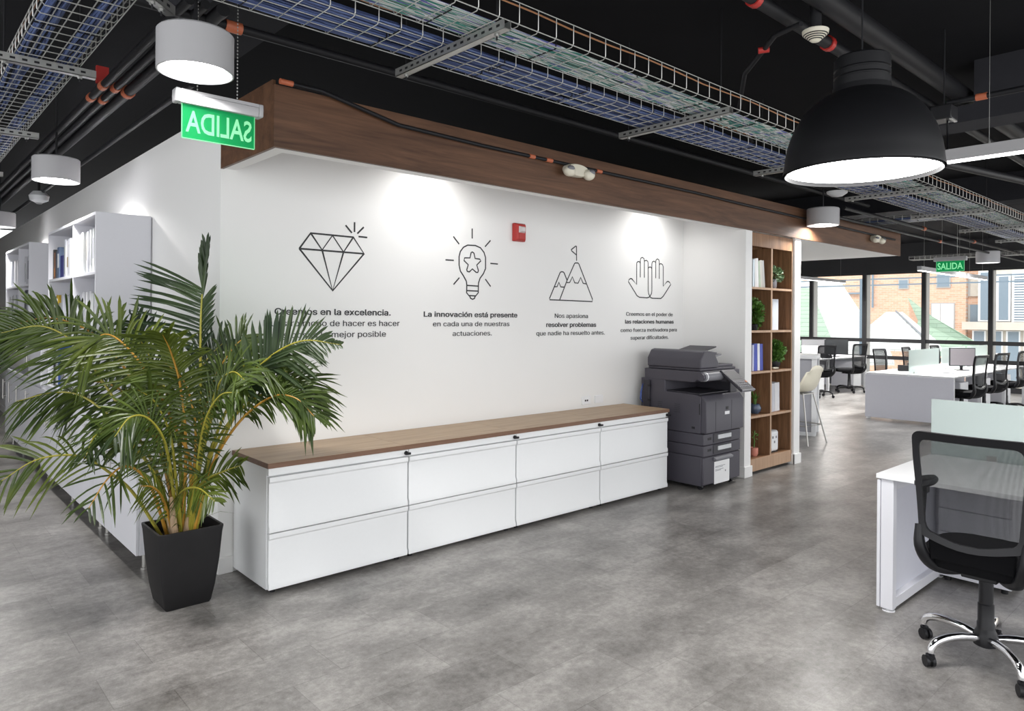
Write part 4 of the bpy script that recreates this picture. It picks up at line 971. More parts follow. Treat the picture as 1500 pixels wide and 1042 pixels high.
def exit_sign(x0, x1, y, zb, zt, mirror, label, chain):
    t = thing('exit_sign', label, 'exit sign', ((x0 + x1) / 2, y, zb))
    hw_, Hh = (x1 - x0) / 2, zt - zb
    obj('acrylic_panel', MB().box(-hw_, hw_, -.004, .004, 0, Hh), M_SIGN, t)
    obj('bright_edge', MB().box(-hw_, hw_, -.0042, .0042, -.002, .001).box(hw_ - .001, hw_ + .0015, -.0042, .0042, 0, Hh).box(-hw_ - .0015, -hw_ + .001, -.0042, .0042, 0, Hh), M_SIGNTX, t)
    text_obj('lettering', 'SALIDA', M_SIGNTX, t, -hw_ * .91, hw_ * .91, Hh * .20, Hh * .90, y=(-.0045 if not mirror else -.0048), bold=True, mirror=mirror, depth=.0004, font=False)
    hs = obj('housing', MB().loft([[(sx, -.022, Hh), (sx, .022, Hh), (sx, .03, Hh + .02), (sx, .026, Hh + .045), (sx, -.026, Hh + .045), (sx, -.03, Hh + .02)] for sx in (-hw_ - .012, hw_ + .012)]), M_GREYSHADE, t, bevel=.003)
    for s in (-1, 1): obj('end_cap', MB().loft([[(s * (hw_ + .012 + q), -.03, Hh + .0), (s * (hw_ + .012 + q), .03, Hh + .0), (s * (hw_ + .012 + q), .034, Hh + .03), (s * (hw_ + .012 + q), .03, Hh + .062), (s * (hw_ + .012 + q), -.03, Hh + .062), (s * (hw_ + .012 + q), -.034, Hh + .03)] for q in (0, .022)]), M_GREYSHADE, t, bevel=.006)
    obj('mounting_plate', MB().box(-hw_ - .012, hw_ + .012, -.028, .028, Hh + .045, Hh + .060), M_GREYSHADE, t)
    ch = MB()
    for xx in (-hw_ * .6, hw_ * .5):
        z = Hh + .06; q = 0
        while z < CEILZ - zb:
            if chain: ch.ellipsoid((xx, 0, z), .0035, .0035, .0055, 6, 4)
            z += .016
        if not chain: ch.tube([(xx, 0, Hh + .06), (xx, 0, CEILZ - zb)], .0025, 5)
    obj('hanging_chain', ch, M_STEEL, t)
    return t
def sign_material():
    m = pane_material('green_edge_lit_acrylic', (0.20, 0.62, 0.34), 0.03, (0.008, 0.12, 0.04), 0.45)
    n, l = m.node_tree.nodes, m.node_tree.links
    out = [x for x in n if x.type == 'OUTPUT_MATERIAL'][0]
    src = out.inputs['Surface'].links[0].from_socket
    em = n.new('ShaderNodeEmission'); em.inputs['Color'].default_value = (0.02, 0.50, 0.17, 1); em.inputs['Strength'].default_value = 0.30
    ad_ = n.new('ShaderNodeAddShader'); l.new(src, ad_.inputs[0]); l.new(em.outputs[0], ad_.inputs[1]); l.new(ad_.outputs[0], out.inputs['Surface'])
    return m
M_SIGN = sign_material()
M_SIGNTX = emit('lit_pale_green_letter', (0.02, 0.05, 0.03), 0.1)
_b = M_SIGNTX.node_tree.nodes['Principled BSDF']
_b.inputs['Emission Color'].default_value = (0.29, 0.86, 0.43, 1); _b.inputs['Emission Strength'].default_value = 0.92
_b.inputs['Specular IOR Level'].default_value = 0.0; _b.inputs['Roughness'].default_value = 1.0
exit_sign(-0.53, -0.20, -1.0, 2.372, 2.525, True, 'green acrylic exit sign with mirrored SALIDA lettering under the nearest drum lamp', True)
far_sign = exit_sign(-.18, .18, 0, 2.305, 2.455, False, 'small far green exit sign reading SALIDA the right way round, near the windows', False)
far_sign.location = (10.13, -1.01, 2.305); far_sign.rotation_euler = (0, 0, -PI / 2)

def led_bar(p0, p1, label, power=LED_W):
    p0, p1 = Vector(p0), Vector(p1); d = p1 - p0; L = d.length; a = math.atan2(d.y, d.x)
    t = thing('linear_lamp', label, 'linear lamp', tuple(p0), a, group='white linear pendant lamps')
    obj('lamp_body', MB().box(0, L, -.032, .032, .008, .075), M_GREYSHADE, t, bevel=.002)
    obj('diffuser', MB().box(.008, L - .008, -.027, .027, 0, .009), M_LED, t)
    w = MB()
    for u in (.22, L - .22):
        w.tube([(u, 0, .085), (u, 0, CEILZ - p0.z)], .0015, 5); w.lathe([(.006, .075), (.006, .09), (.003, .10)], (u, 0, 0), 8)
    obj('suspension_wire', w, M_STEEL, t)
    lamp_light('linear_light', 'AREA', (L / 2, 0, -.004), power * L / 1.2, L - .05, t, size_y=.05, spread=math.radians(160))
    return t
led_bar((3.12, -2.985, 2.5), (3.12, -4.40, 2.5), 'white linear lamp hanging over the near right desk beside the dome pendant', 9)
led_bar((10.75, -0.40, 2.37), (13.0, -0.40, 2.37), 'white linear lamp behind the far exit sign over the near bench desk end')
led_bar((13.15, -0.40, 2.37), (14.4, -0.40, 2.37), 'white linear lamp over the window end of the bench desk')
led_bar((13.0, 2.9, 2.47), (15.9, 2.9, 2.47), 'white linear lamp beside the white pier in front of the far left window')
led_bar((9.4, 2.9, 2.47), (12.2, 2.9, 2.47), 'white linear lamp half hidden behind the white pier')

# ================================================================ cable trays with their struts
def tray(axis, a0, a1, b0, b1, z, label, lip, ground=None, step=.1, nl=5):
    """Wire basket tray running along x (axis 0) or y (axis 1) from a0 to a1, its width b0..b1."""
    t = thing('cable_tray', label, 'cable tray', (0, 0, z), group='zinc wire cable trays')
    def P(a, b, c): return (a, b, c) if axis == 0 else (b, a, c)
    w = MB()
    for i in range(nl + 1):
        b = b0 + (b1 - b0) * i / nl
        w.tube([P(a0, b, 0.0045), P((a0 + a1) / 2, b, 0.0045), P(a1, b, 0.0045)], .0026, 5)
    for b in (b0, b1):
        for h in ((.05, lip) if lip < .09 else (lip,)): w.tube([P(a0, b, h), P(a1, b, h)], .0024, 5)
    n = int(abs(a1 - a0) / step)
    for i in range(n + 1):
        a = a0 + (a1 - a0) * i / n
        w.tube([P(a, b0, lip), P(a, b0, .014), P(a, b0 + math.copysign(.012, b1 - b0), 0), P(a, b1 - math.copysign(.012, b1 - b0), 0), P(a, b1, .014), P(a, b1, lip)], .0026, 4)
    obj('wire_basket', w, M_WIRE, t)
    if ground is not None:
        obj('ground_wire', MB().tube([P(a0 + (a1 - a0) * i / 60, ground, lip - .018 + .006 * math.sin(i * 1.7)) for i in range(61)], .0042, 5), M_COPPER, t)
    return t
def cables(axis, a0, a1, blo, bhi, z, n, r, mat, label, seed, ties=True, layers=2):
    rd = random.Random(seed); mb = MB()
    m = max(8, int(abs(a1 - a0) / .22))
    for k_ in range(n):
        b = blo + (bhi - blo) * (k_ + .5) / n; ph = rd.uniform(0, 6.28); fq = rd.uniform(1.2, 3.0); zz = r * (1 + 2 * 0.86 * (k_ % layers))
        pts = []
        for i in range(m + 1):
            a = a0 + (a1 - a0) * i / m
            bb = b + .010 * math.sin(a * fq + ph) + .006 * math.sin(a * fq * 2.3 + ph * 2); bb = max(min(blo, bhi), min(max(blo, bhi), bb))
            c_ = zz + .004 * math.sin(a * 2.1 + ph)
            pts.append((a, bb, c_) if axis == 0 else (bb, a, c_))
        mb.tube(pts, r, 5)
    o = obj('cable_bundle', mb, mat, loc=(0, 0, z + .0075)); tag(o, label, 'cables', kind='stuff')
    if ties:
        tm = MB(); a = min(a0, a1) + .3
        while a < max(a0, a1):
            lo, hi = min(blo, bhi) - .006, max(blo, bhi) + .006
            tm.tube([((a, q, c_) if axis == 0 else (q, a, c_)) for q, c_ in ((lo, -.002), (hi, -.002), (hi, r * 4.4), (lo, r * 4.4), (lo, -.002))], .0035, 4)
            a += .62
        obj('cable_tie', tm, M_BLACK, o)
TZ = 2.845
tray(0, -0.74, 15.5, -1.42, -1.69, TZ, 'zinc wire tray carrying blue cables, running along the wood bulkhead', 0.10, -1.685, .115, 4)
tray(0, -0.74, 15.5, -1.805, -2.09, TZ, 'zinc wire tray carrying green and white cables, farther from the wood bulkhead', 0.10, -2.085, .115, 4)
tray(1, -2.6, 13.5, -1.05, -0.77, TZ, 'zinc wire tray with two blue cable bundles at the upper left, along the left wall', .075, -1.045)
cables(0, -0.74, 15.5, -1.43, -1.50, TZ, 9, .006, M_BLUEX, 'blue data cables in the wire tray nearest the wood bulkhead, front strand', 1)
cables(0, -0.74, 15.5, -1.54, -1.565, TZ, 4, .006, M_BLUEX, 'blue data cables in the middle of the tray along the wood bulkhead', 2)
cables(0, -0.74, 15.5, -1.60, -1.68, TZ, 11, .0065, M_BLUEX, 'thick strand of blue data cables on the inner side of the tray along the bulkhead', 3, layers=3)
cables(0, -0.7, 15.5, -1.815, -2.0, TZ, 30, .0062, M_MULTI, 'green, white and blue cables filling the wire tray farther from the bulkhead', 4)
cables(1, -2.2, 13.5, -1.035, -0.945, TZ, 12, .0065, M_BLUE, 'left blue cable bundle in the upper left wire tray', 5, layers=3)
cables(1, -2.2, 13.5, -0.865, -0.80, TZ, 9, .0065, M_BLUE, 'right blue cable bundle in the upper left wire tray', 6)
# branch tray towards the far left
tray(1, -1.40, 3.0, 8.25, 8.55, TZ + .02, 'short wire tray of blue cables branching off above the end of the wood bulkhead', .07, None)
cables(1, -1.40, 3.0, 8.27, 8.53, TZ + .02, 16, .007, M_BLUE, 'blue cables in the branch tray above the end of the wood bulkhead', 7, ties=False)
tray(1, -3.3, 0.9, 14.2, 14.5, TZ - .02, 'wire tray crossing in front of the windows', .07, None)

def strut(p0, p1, z, label):
    p0, p1 = Vector((*p0, z)), Vector((*p1, z)); d = p1 - p0; L = d.length
    t = thing('strut_channel', label, 'strut', tuple(p0), math.atan2(d.y, d.x), group='galvanised strut channels under the cable trays')
    c = MB().box(0, L, -.0205, .0205, 0, .003).box(0, L, -.0205, -.0175, 0, .04).box(0, L, .0175, .0205, 0, .04)
    obj('channel', c, M_STEEL, t)
    sl = MB(); q = .04
    while q < L - .02: sl.box(q, q + .022, -.0212, -.0204, .015, .026); q += .05
    obj('slot', sl, M_BLACK, t)
    r_ = MB()
    for u in (.07, L - .07): r_.tube([(u, 0, -.028), (u, 0, CEILZ - z)], .0042, 6)
    obj('threaded_rod', r_, M_PIPE, t)
    nt_ = MB()
    for u in (.07, L - .07): nt_.lathe([(.011, -.012), (.011, -.001)], (u, 0, 0), 6)
    obj('nut', nt_, M_STEEL, t)
SX = [(0.44, 'first'), (2.23, 'second'), (4.03, 'third'), (5.87, 'fourth'), (7.77, 'fifth'), (9.60, 'sixth'), (11.4, 'seventh')]
for xx, w_ in SX: strut((xx, -1.27), (xx, -2.11), 2.80, 'galvanised strut under the long cable trays, %s from the left' % w_)
for yy, w_ in ((-0.15, 'nearer'), (1.56, 'middle'), (3.4, 'farther')): strut((-1.16, yy), (-0.70, yy), 2.80, 'galvanised strut under the upper left cable tray, %s of three' % w_)
strut((-0.80, -1.40), (-0.655, -1.255), 2.80, 'short slanting galvanised strut behind the top of the nearest drum lamp')

# ================================================================ pipes, conduits, detectors
def pipe(pts, r, label, bands=(), bmat=None, mat=None, name='conduit_pipe'):
    o = thing(name, label, 'pipe', tuple(pts[0]))
    P0 = Vector(pts[0])
    obj('pipe_run', MB().tube([Vector(p) - P0 for p in pts], r, 10), mat or M_PIPE, o)
    for c, d, l_ in bands:
        c, d = Vector(c) - P0, Vector(d).normalized()
        obj('coupling', MB().tube([c - d * l_ / 2, c + d * l_ / 2], r * 1.25, 12), bmat or M_ORANGE, o)
    return o
pipe([(-1.6, -.83, 3.0), (7.6, -.83, 3.0)], .023, 'thick black pipe under the ceiling just in front of the wood bulkhead', [((-.24, -.83, 3.0), (1, 0, 0), .08)])
pipe([(0.02, -.80, 2.80), (0.25, -.80, 2.80), (0.75, -.795, 2.71), (1.4, -.79, 2.70), (3.9, -.79, 2.70), (4.6, -.79, 2.69), (8.6, -.79, 2.66)], .012, 'thin black conduit sagging along the face of the wood bulkhead', [((.05, -.80, 2.80), (1, 0, 0), .07), ((1.85, -.79, 2.7), (1, 0, 0), .05), ((2.02, -.79, 2.70), (1, 0, 0), .06), ((2.56, -.79, 2.70), (1, 0, 0), .06)])
for i, (xx, lb) in enumerate(((-0.50, 'left one'), (-0.43, 'middle one'), (-0.35, 'right one'))):
    pipe([(xx, -1.0, 3.0), (xx, 12, 3.0)], .022 if i < 2 else .032, 'black ceiling pipe of three above the bookcases, %s' % lb, [((xx, .62, 3.0), (0, 1, 0), .07), ((xx, .95, 3.0), (0, 1, 0), .06)] if i < 2 else [((xx, .66, 3.0), (0, 1, 0), .05)])
pipe([(-0.15, 0.05, 2.95), (-0.15, 12, 2.95)], .018, 'thin black ceiling pipe closest to the left wall')
tag(obj('hanger_plate', MB().box(-.035, .035, -.012, .012, 0, .11), M_RED, loc=(-0.485, 0.72, 3.035)), 'dark red plate hanging beside the three ceiling pipes at upper left', 'plate')
pipe([(0.5, -2.52, 3.2), (9, -2.52, 3.2)], .035, 'large dark pipe above the dome pendant, left of two', [((1.75, -2.52, 3.2), (1, 0, 0), .04), ((2.6, -2.52, 3.2), (1, 0, 0), .04)], M_RED)
pipe([(0.5, -2.72, 3.24), (9, -2.72, 3.24)], .06, 'large dark pipe above the dome pendant, right of two')
pipe([(2.05, -2.62, 3.13), (2.1, -2.45, 3.13), (2.4, -2.1, 3.08), (3.0, -1.7, 3.0), (3.6, -1.5, 2.95)], .014, 'curved black conduit running from the smoke detector to the cable trays', [((2.2, -2.33, 3.11), (.55, -.85, .05), .06)], M_RED)
pipe([(3.58, -2.86, 2.98), (3.58, -6.5, 2.98)], .018, 'black conduit leaving the ceiling junction box towards the right', [((3.66 - .08, -3.05, 2.98), (0, 1, 0), .06)])
pipe([(3.9, -2.4, 2.8), (9.0, -3.4, 2.8)], .03, 'dark pipe behind the near linear lamp at upper right')
pipe([(5.0, -3.2, 3.05), (14, -3.2, 3.05)], .05, 'dark duct pipe at the far upper right', [((9.5, -3.2, 3.05), (1, 0, 0), .1)], M_RED)
pipe([(6.6, -.95, 2.85), (16, -.95, 2.85)], .022, 'dark pipe past the end of the wood bulkhead, upper of two', [((9.2, -.95, 2.85), (1, 0, 0), .08), ((11.5, -.95, 2.85), (1, 0, 0), .08)])
pipe([(6.6, -.85, 2.76), (16, -.85, 2.76)], .018, 'dark pipe past the end of the wood bulkhead, lower of two', [((10.2, -.85, 2.76), (1, 0, 0), .08)])
t = thing('junction_box', 'black junction box hung above the near linear lamp with a looping cable', 'junction box', (3.55, -2.85, 2.86))
obj('box', MB().box(-.07, .07, -.06, .06, 0, .09), M_BLACK, t, bevel=.006); obj('bracket', MB().box(-.05, .05, -.062, -.045, -.008, .0), M_STEEL, t)
obj('rod', MB().tube([(0, 0, .09), (0, 0, CEILZ - 2.86)], .005, 6), M_PIPE, t)
obj('loop_cable', MB().tube(catmull([(0, -.02, 0), (-.03, -.03, -.12), (-.2, -.09, -.25), (-.35, -.22, -.29), (-.42, -.36, -.285)], 24), .006, 6), M_BLACK, t)
# detectors
t = thing('smoke_detector', 'white cone-shaped smoke detector under the ceiling left of the dome pendant', 'smoke detector', (2.13, -2.66, 3.055))
obj('cone_body', MB().lathe([(.014, -.012), (.021, -.010), (.064, .028), (.067, .046), (.052, .054)], n=28), M_CREAM, t)
vs = MB()
for q in range(4):
    z0 = -.003 + q * .008; r0 = .021 + (z0 + .010) / .038 * .043
    vs.lathe([(r0 + .0012, z0), (r0 + .0055, z0 + .004), (r0 + .0045, z0 + .0044), (r0, z0 + .0005)], n=28, cap=False)
obj('vent_ring', vs, M_BLACK, t); obj('base_mount', MB().tube([(0, 0, .06), (0, 0, CEILZ - 3.06)], .03, 12), M_PIPE, t)
t = thing('ceiling_sensor', 'white bowl-shaped ceiling sensor under the dome pendant rim, above the walnut shelving', 'sensor', (6.30, -1.0, 2.98))
obj('bowl', MB().lathe([(.01, -.05), (.06, -.04), (.105, -.01), (.11, .01), (.02, .012)], n=24), M_WHITE, t); obj('stem', MB().tube([(0, 0, .01), (0, 0, CEILZ - 2.98)], .012, 8), M_PIPE, t)
t = thing('motion_sensor', 'small white round sensor under the pipes, above the farther bookcase', 'sensor', (-0.18, 5.1, 2.92))
obj('sensor_body', MB().lathe([(.03, -.10), (.09, -.07), (.10, -.02), (.06, .03)], n=20), M_WHITE, t); obj('lens', MB().lathe([(.005, -.112), (.028, -.108), (.034, -.098)], n=16), M_GREYSHADE, t); obj('stem', MB().tube([(0, 0, .02), (0, 0, .5)], .014, 8), M_PIPE, t)
def emergency(x, z, label):
    t = thing('emergency_light', label, 'emergency light', (x, -.765, z), group='white twin-head emergency lights on the bulkhead')
    body = MB()
    ring = lambda y, k: [(math.cos(2 * PI * i / 28) * .125 * k, y, math.copysign(abs(math.sin(2 * PI * i / 28)) ** .8, math.sin(2 * PI * i / 28)) * .048 * k) for i in range(28)]
    obj('housing', body.loft([ring(0, .92), ring(-.02, 1), ring(-.045, .97), ring(-.06, .86)]), M_CREAM, t)
    for s in (-1, 1):
        hd = obj('lamp_head', MB().ellipsoid((s * .105, -.062, -.022), .052, .042, .040, 16, 10), M_CREAM, t)
        obj('lens', MB().ellipsoid((s * .112, -.082, -.006), .034, .026, .022, 12, 8), M_PRINT3, hd)
emergency(2.30, 2.665, 'white twin-head emergency light on the wood bulkhead above the mountain drawing')
emergency(7.95, 2.62, 'white twin-head emergency light at the far right end of the wood bulkhead')
# wall washers inside the light trough over the main wall
for xx, w_ in ((1.50, 'left'), (4.20, 'right')):
    t = thing('downlight', 'wall-washing downlight inside the light trough over the main wall, %s one' % w_, 'downlight', (xx, -.36, 2.765))
    obj('trim_ring', MB().lathe([(.045, -.001), (.055, -.006), (.06, -.001), (.06, .0), (.045, .0)], n=24, cap=False), M_WHITE, t)
    obj('lens', MB().lathe([(.001, -.002), (.044, -.002), (.044, -.0005), (.001, -.0005)], n=20), M_LED, t)
    lamp_light('downlight_beam', 'SPOT', (0, 0, -.012), SPOT_W, .05, t, spot=math.radians(150), blend=1.0, rot=(math.radians(20), 0, 0))
# beams of the dark ceiling
struct('ceiling_beam_1', MB().box(4.30, 4.62, -6.55, -2.42, 3.02, 3.14).box(4.30, 4.62, -6.55, -2.82, 3.14, CEILZ), M_BEAM)
struct('ceiling_beam_2', MB().box(-0.3, 0.1, -6.0, -0.0, 3.15, CEILZ), M_BEAM)
struct('ceiling_beam_3', MB().box(9.0, 9.4, -6.55, 5.99, 3.1, CEILZ), M_BEAM)

# ================================================================ task chairs
def chair(label, loc, rotz, chrome=False, arms=False, group=None):
    """Facing +x; origin on the floor under the gas lift."""
    t = thing('office_chair', label, 'chair', loc, rotz, group)
    MB_ = M_CHROME if chrome else M_BLACK
    def gx(y, z):       # the back's surface
        v = (z - .60) / .45
        return -.235 - .035 * v - .045 * (1 - v) * v * -1.2 - .035 * (1 - (y / .235) ** 2) * .9
    zb, zt = .59, 1.072
    hwf = lambda z: .200 + .026 * min(1, max(0, (z - zb) / .35))
    def outline(inset, top_in):
        pts = []
        z0, z1 = zb + inset, zt - top_in
        N_ = 10
        cr = .035
        for i in range(N_ + 1):      # right side up
            z = z0 + cr + (z1 - z0 - 2 * cr) * i / N_; pts.append((hwf(z) - inset, z))
        for i in range(1, 5):
            a = PI / 2 * i / 4; w = hwf(z1) - inset; pts.append((w - cr + cr * math.cos(a), z1 - cr + cr * math.sin(a)))
        for i in range(1, 9): w = hwf(z1) - inset - cr; pts.append((w - 2 * w * i / 8, z1 ))
        for i in range(1, 5):
            a = PI / 2 + PI / 2 * i / 4; w = hwf(z1) - inset; pts.append((-w + cr + cr * math.cos(a), z1 - cr + cr * math.sin(a)))
        for i in range(1, N_ + 1):
            z = z1 - cr - (z1 - z0 - 2 * cr) * i / N_; pts.append((-(hwf(z) - inset), z))
        for i in range(1, 5):
            a = PI + PI / 2 * i / 4; w = hwf(z0) - inset; pts.append((-w + cr + cr * math.cos(a), z0 + cr + cr * math.sin(a)))
        for i in range(1, 9): w = hwf(z0) - inset - cr; pts.append((-w + 2 * w * i / 8, z0 - .028 * math.sin(PI * i / 8)))
        for i in range(1, 5):
            a = -PI / 2 + PI / 2 * i / 4; w = hwf(z0) - inset; pts.append((w - cr + cr * math.cos(a), z0 + cr + cr * math.sin(a)))
        return pts
    oo, ii = outline(0, 0), outline(.026, .036)
    fr = MB(); n = len(oo)
    rings = []
    for (ya, za), (yb_, zb_) in zip(oo, ii):
        rings.append([(gx(ya, za) - .012, ya, za), (gx(ya, za) + .014, ya, za), (gx(yb_, zb_) + .010, yb_, zb_), (gx(yb_, zb_) - .008, yb_, zb_)])
    rings.append(rings[0])
    fr.loft(rings, cap=False)
    bf = obj('backrest_frame', fr, M_BLACK, t)
    ms = MB(); G = 12
    grid = [[(gx(y_, z_), y_, z_) for y_ in [(-1 + 2 * i / G) * (hwf(z_) - .02) for i in range(G + 1)]] for z_ in [zb - .0 + (zt - .03 - zb) * j / G for j in range(G + 1)]]
    ms.loft(grid, cap=False, close=False)
    obj('backrest_mesh', ms, M_MESH, bf)
    lp = MB()      # closed lumbar panel below the mesh and the two curved side arms
    lp.loft([[(gx(y_, .6) + .012 - .0, y_, z_) for y_, z_ in ((-.17, .58), (.17, .58), (.16, .49), (-.16, .49))], [(gx(y_, .6) + .030, y_, z_) for y_, z_ in ((-.17, .58), (.17, .58), (.16, .49), (-.16, .49))]])
    obj('lower_panel', lp, M_FABRIC, bf, bevel=.008)
    for s in (-1, 1):
        pts = catmull([(gx(.2, .62), s * .205, .64), (gx(.2, .56) - .004, s * .198, .54), (-.195, s * .165, .455), (-.12, s * .10, .425), (-.02, s * .05, .425)], 18)
        obj('back_support', MB().tube(pts, [.017 + .009 * math.sin(PI * min(1, i / 14)) for i in range(19)], 10), M_BLACK, t)
    obj('lumbar_bar', MB().tube(catmull([(gx(.2, .6) + .012, -.20, .61), (gx(.1, .6) + .015, -.1, .582), (gx(0, .6) + .015, 0, .574), (gx(.1, .6) + .015, .1, .582), (gx(.2, .6) + .012, .20, .61)], 20), .016, 8), M_BLACK, bf)
    def se(sx, sy, z, cx_=.02, e=3.2):
        return [(cx_ + sx * math.copysign(abs(math.cos(a)) ** (2 / e), math.cos(a)), sy * math.copysign(abs(math.sin(a)) ** (2 / e), math.sin(a)), z) for a in [2 * PI * i / 32 for i in range(32)]]
    obj('seat', MB().loft([se(.20, .20, .445), se(.235, .235, .450), se(.247, .245, .470), se(.247, .245, .495), se(.235, .232, .515), se(.19, .19, .525), se(.08, .08, .524)]), M_FABRIC, t)
    obj('tilt_mechanism', MB().box(-.12, .13, -.07, .07, .405, .447).box(.02, .05, .07, .20, .418, .428), M_BLACK, t, bevel=.006)
    obj('gas_column', MB().lathe([(.036, .10), (.036, .185), (.033, .19), (.033, .27), (.029, .275), (.029, .35), (.0275, .40), (.0275, .41)], n=20), M_BLACK, t)
    obj('hub', MB().lathe([(.03, .075), (.05, .085), (.052, .125), (.04, .15), (.036, .16)], n=20), M_BLACK, t)
    for k_ in range(5):
        a = math.radians(4 + 72 * k_); c, s = math.cos(a), math.sin(a)
        P = lambda r, z: (r * c, r * s, z)
        lg = obj('leg', MB().tube(catmull([P(.035, .115), P(.11, .128), P(.20, .128), P(.262, .112), P(.285, .085), P(.288, .068)], 14), [.017, .0175, .018, .018, .018, .018, .018, .018, .018, .018, .017, .016, .016, .015, .015], 10), MB_, t)
        ca = MB(); b = a + 1.1 + k_ * 1.7
        cc, ss = math.cos(b), math.sin(b); o = Vector(P(.288, 0))
        for w in (-.013, .013):
            q = o + Vector((-ss * w, cc * w, .026)) + Vector((cc, ss, 0)) * .012
            ca.tube([q - Vector((-ss, cc, 0)) * .007, q + Vector((-ss, cc, 0)) * .007], .0255, 14)
        q = o + Vector((cc, ss, 0)) * .004
        ca.tube([q + Vector((0, 0, .030)), q + Vector((0, 0, .058))], [.017, .019], 10).tube([o + Vector((0, 0, .05)), o + Vector((0, 0, .075))], .006, 8)
        obj('caster', ca, M_BLACK, lg)
    if arms:
        for s in (-1, 1):
            ar = obj('armrest', MB().tube(catmull([(-.17, s * .20, .50), (-.12, s * .232, .56), (-.07, s * .243, .66), (-.04, s * .245, .77)], 12), .011, 8).box(-.06, -.02, s * .245 - .014, s * .245 + .014, .745, .785), M_BLACK, t)
            obj('arm_pad', MB().loft([[(-.02 + .12 * math.cos(a) * k, s * .245 + .038 * math.sin(a) * k, z_) for a in [2 * PI * i / 20 for i in range(20)]] for k, z_ in ((.85, .782), (1, .79), (1, .802), (.85, .812))]), M_BLACK, ar)
    return t
near = chair('black mesh office chair with a chromed five-star base, close by at the lower right', (2.25, -3.42, 0), 0, True, True)
gA = 'black task chairs along the bench desk'
c0_ = chair('first black task chair from the left along the near side of the white bench desk', (10.68, -1.02, 0), math.radians(83), group=gA)
copy_tree(c0_, None, (11.92, -1.0, 0), math.radians(80), 'second black task chair from the left along the near side of the white bench desk')
copy_tree(c0_, None, (13.25, -1.0, 0), math.radians(84), 'third black task chair along the near side of the bench desk, at the picture edge')
copy_tree(c0_, None, (11.75, 0.30, 0), math.radians(-96), 'leftmost black task chair on the far side of the white bench desk')
copy_tree(c0_, None, (13.15, 0.32, 0), math.radians(-88), 'middle black task chair on the far side of the bench desk, beside the phone')
copy_tree(c0_, None, (14.75, 0.32, 0), math.radians(-92), 'right black task chair on the far side, half hidden behind the first frosted desk screen')
copy_tree(c0_, None, (12.75, 2.12, 0), math.radians(66), 'black task chair partly behind the cream bar stool, at the window desk', 'black task chairs at the window desk')
copy_tree(c0_, None, (14.30, 2.12, 0), math.radians(75), 'black task chair at the window desk in front of the dark monitor', 'black task chairs at the window desk')

# ================================================================ near desk at the right edge
DX, DYE = 2.495, -2.845
t = thing('bench_desk', 'near white bench desk at the right picture edge with the chromed-base chair', 'desk', (DX, DYE, 0))
for a, b in ((0, .87), (.89, 1.76)):
    obj('tabletop', MB().box(a, b, -1.6, 0, .715, .740), M_WHITE, t, bevel=.002)
    obj('end_panel', MB().box(a + .005, b - .005, -.020, -.004, .02, .708), M_SHELFW, t, bevel=.0015)
    lf = MB()
    for q in (a + .012, b - .062): lf.box(q, q + .05, -.085, -.022, .015, .712)
    lf.box(a + .062, b - .062, -.085, -.03, .02, .075).box(a + .062, b - .062, -.085, -.03, .655, .712)
    fl = obj('leg_frame', lf, M_SHELFW, t, bevel=.002)
    for q in (a + .04, b - .04): obj('foot', MB().lathe([(.032, 0), (.032, .005), (.012, .007), (.01, .016)], (q, -.055, 0), 16), M_WHITE, fl)
    obj('inner_panel', MB().box(a + .062, b - .062, -.05, -.04, .075, .655), M_LILAC, t)
    obj('cross_beam', MB().box(a + .35, a + .41, -1.55, -.09, .66, .712), M_SHELFW, t)
    lf2 = MB()
    for q in (a + .012, b - .062): lf2.box(q, q + .05, -1.55, -1.49, .0, .712)
    obj('leg_frame', lf2, M_SHELFW, t)
t = thing('desk_screen', 'opal glass desk screen on the near right bench desk, behind the chromed-base chair', 'desk screen', (DX + .88, DYE, .742), group='glass desk screens')
obj('glass_panel', MB().box(-.005, .005, -1.5, 0, -.01, .340), M_FROST2, t, bevel=.001)
obj('clamp', MB().box(-.012, .012, -.35, -.30, -.012, .03).box(-.012, .012, -1.2, -1.15, -.012, .03), M_STEEL, t)
t = thing('pedestal', 'white drawer pedestal under the near right bench desk', 'drawer pedestal', (3.25, -2.925, 0))
obj('carcass', MB().box(.018, .5, -.37, 0, .03, .58), M_SHELFW, t, bevel=.002)
for z0, z1 in ((.035, .30), (.304, .44), (.444, .578)): obj('drawer', MB().box(0, .017, -.368, -.002, z0, z1), M_SHELFW, t, bevel=.0015)
for fx in (.05, .45):
    for fy in (-.33, -.04): obj('foot', MB().lathe([(.018, 0), (.018, .03)], (fx, fy, 0), 10), M_BLACK, t)

# ================================================================ bench desk in the middle distance
t = thing('bench_desk', 'long white bench desk with a pale grey end panel in front of the windows', 'desk', (10.33, 0.24, 0))
Wd = 1.255; bay = 1.43; NB = 3
for k_ in range(NB):
    obj('tabletop', MB().box(k_ * bay + .002, (k_ + 1) * bay, -.62, 0, .715, .740).box(k_ * bay + .002, (k_ + 1) * bay, -Wd, -.635, .715, .740), M_WHITE, t, bevel=.002)
obj('end_panel', MB().box(-.018, 0, -Wd, 0, .03, .712), M_LILAC, t, bevel=.002)
for k_ in range(NB + 1):
    x_ = min(max(k_ * bay, .04), NB * bay - .04); lf = MB()
    for y_ in (-.03, -Wd + .03): lf.box(x_ - .025, x_ + .025, y_ - .025, y_ + .025, .01, .714)
    lf.box(x_ - .02, x_ + .02, -Wd + .05, -.05, .67, .714)
    fl = obj('leg_frame', lf, M_WHITE, t)
    for y_ in (-.03, -Wd + .03): obj('foot', MB().lathe([(.034, 0), (.034, .006), (.012, .012)], (x_, y_, 0), 12), M_WHITE, fl)
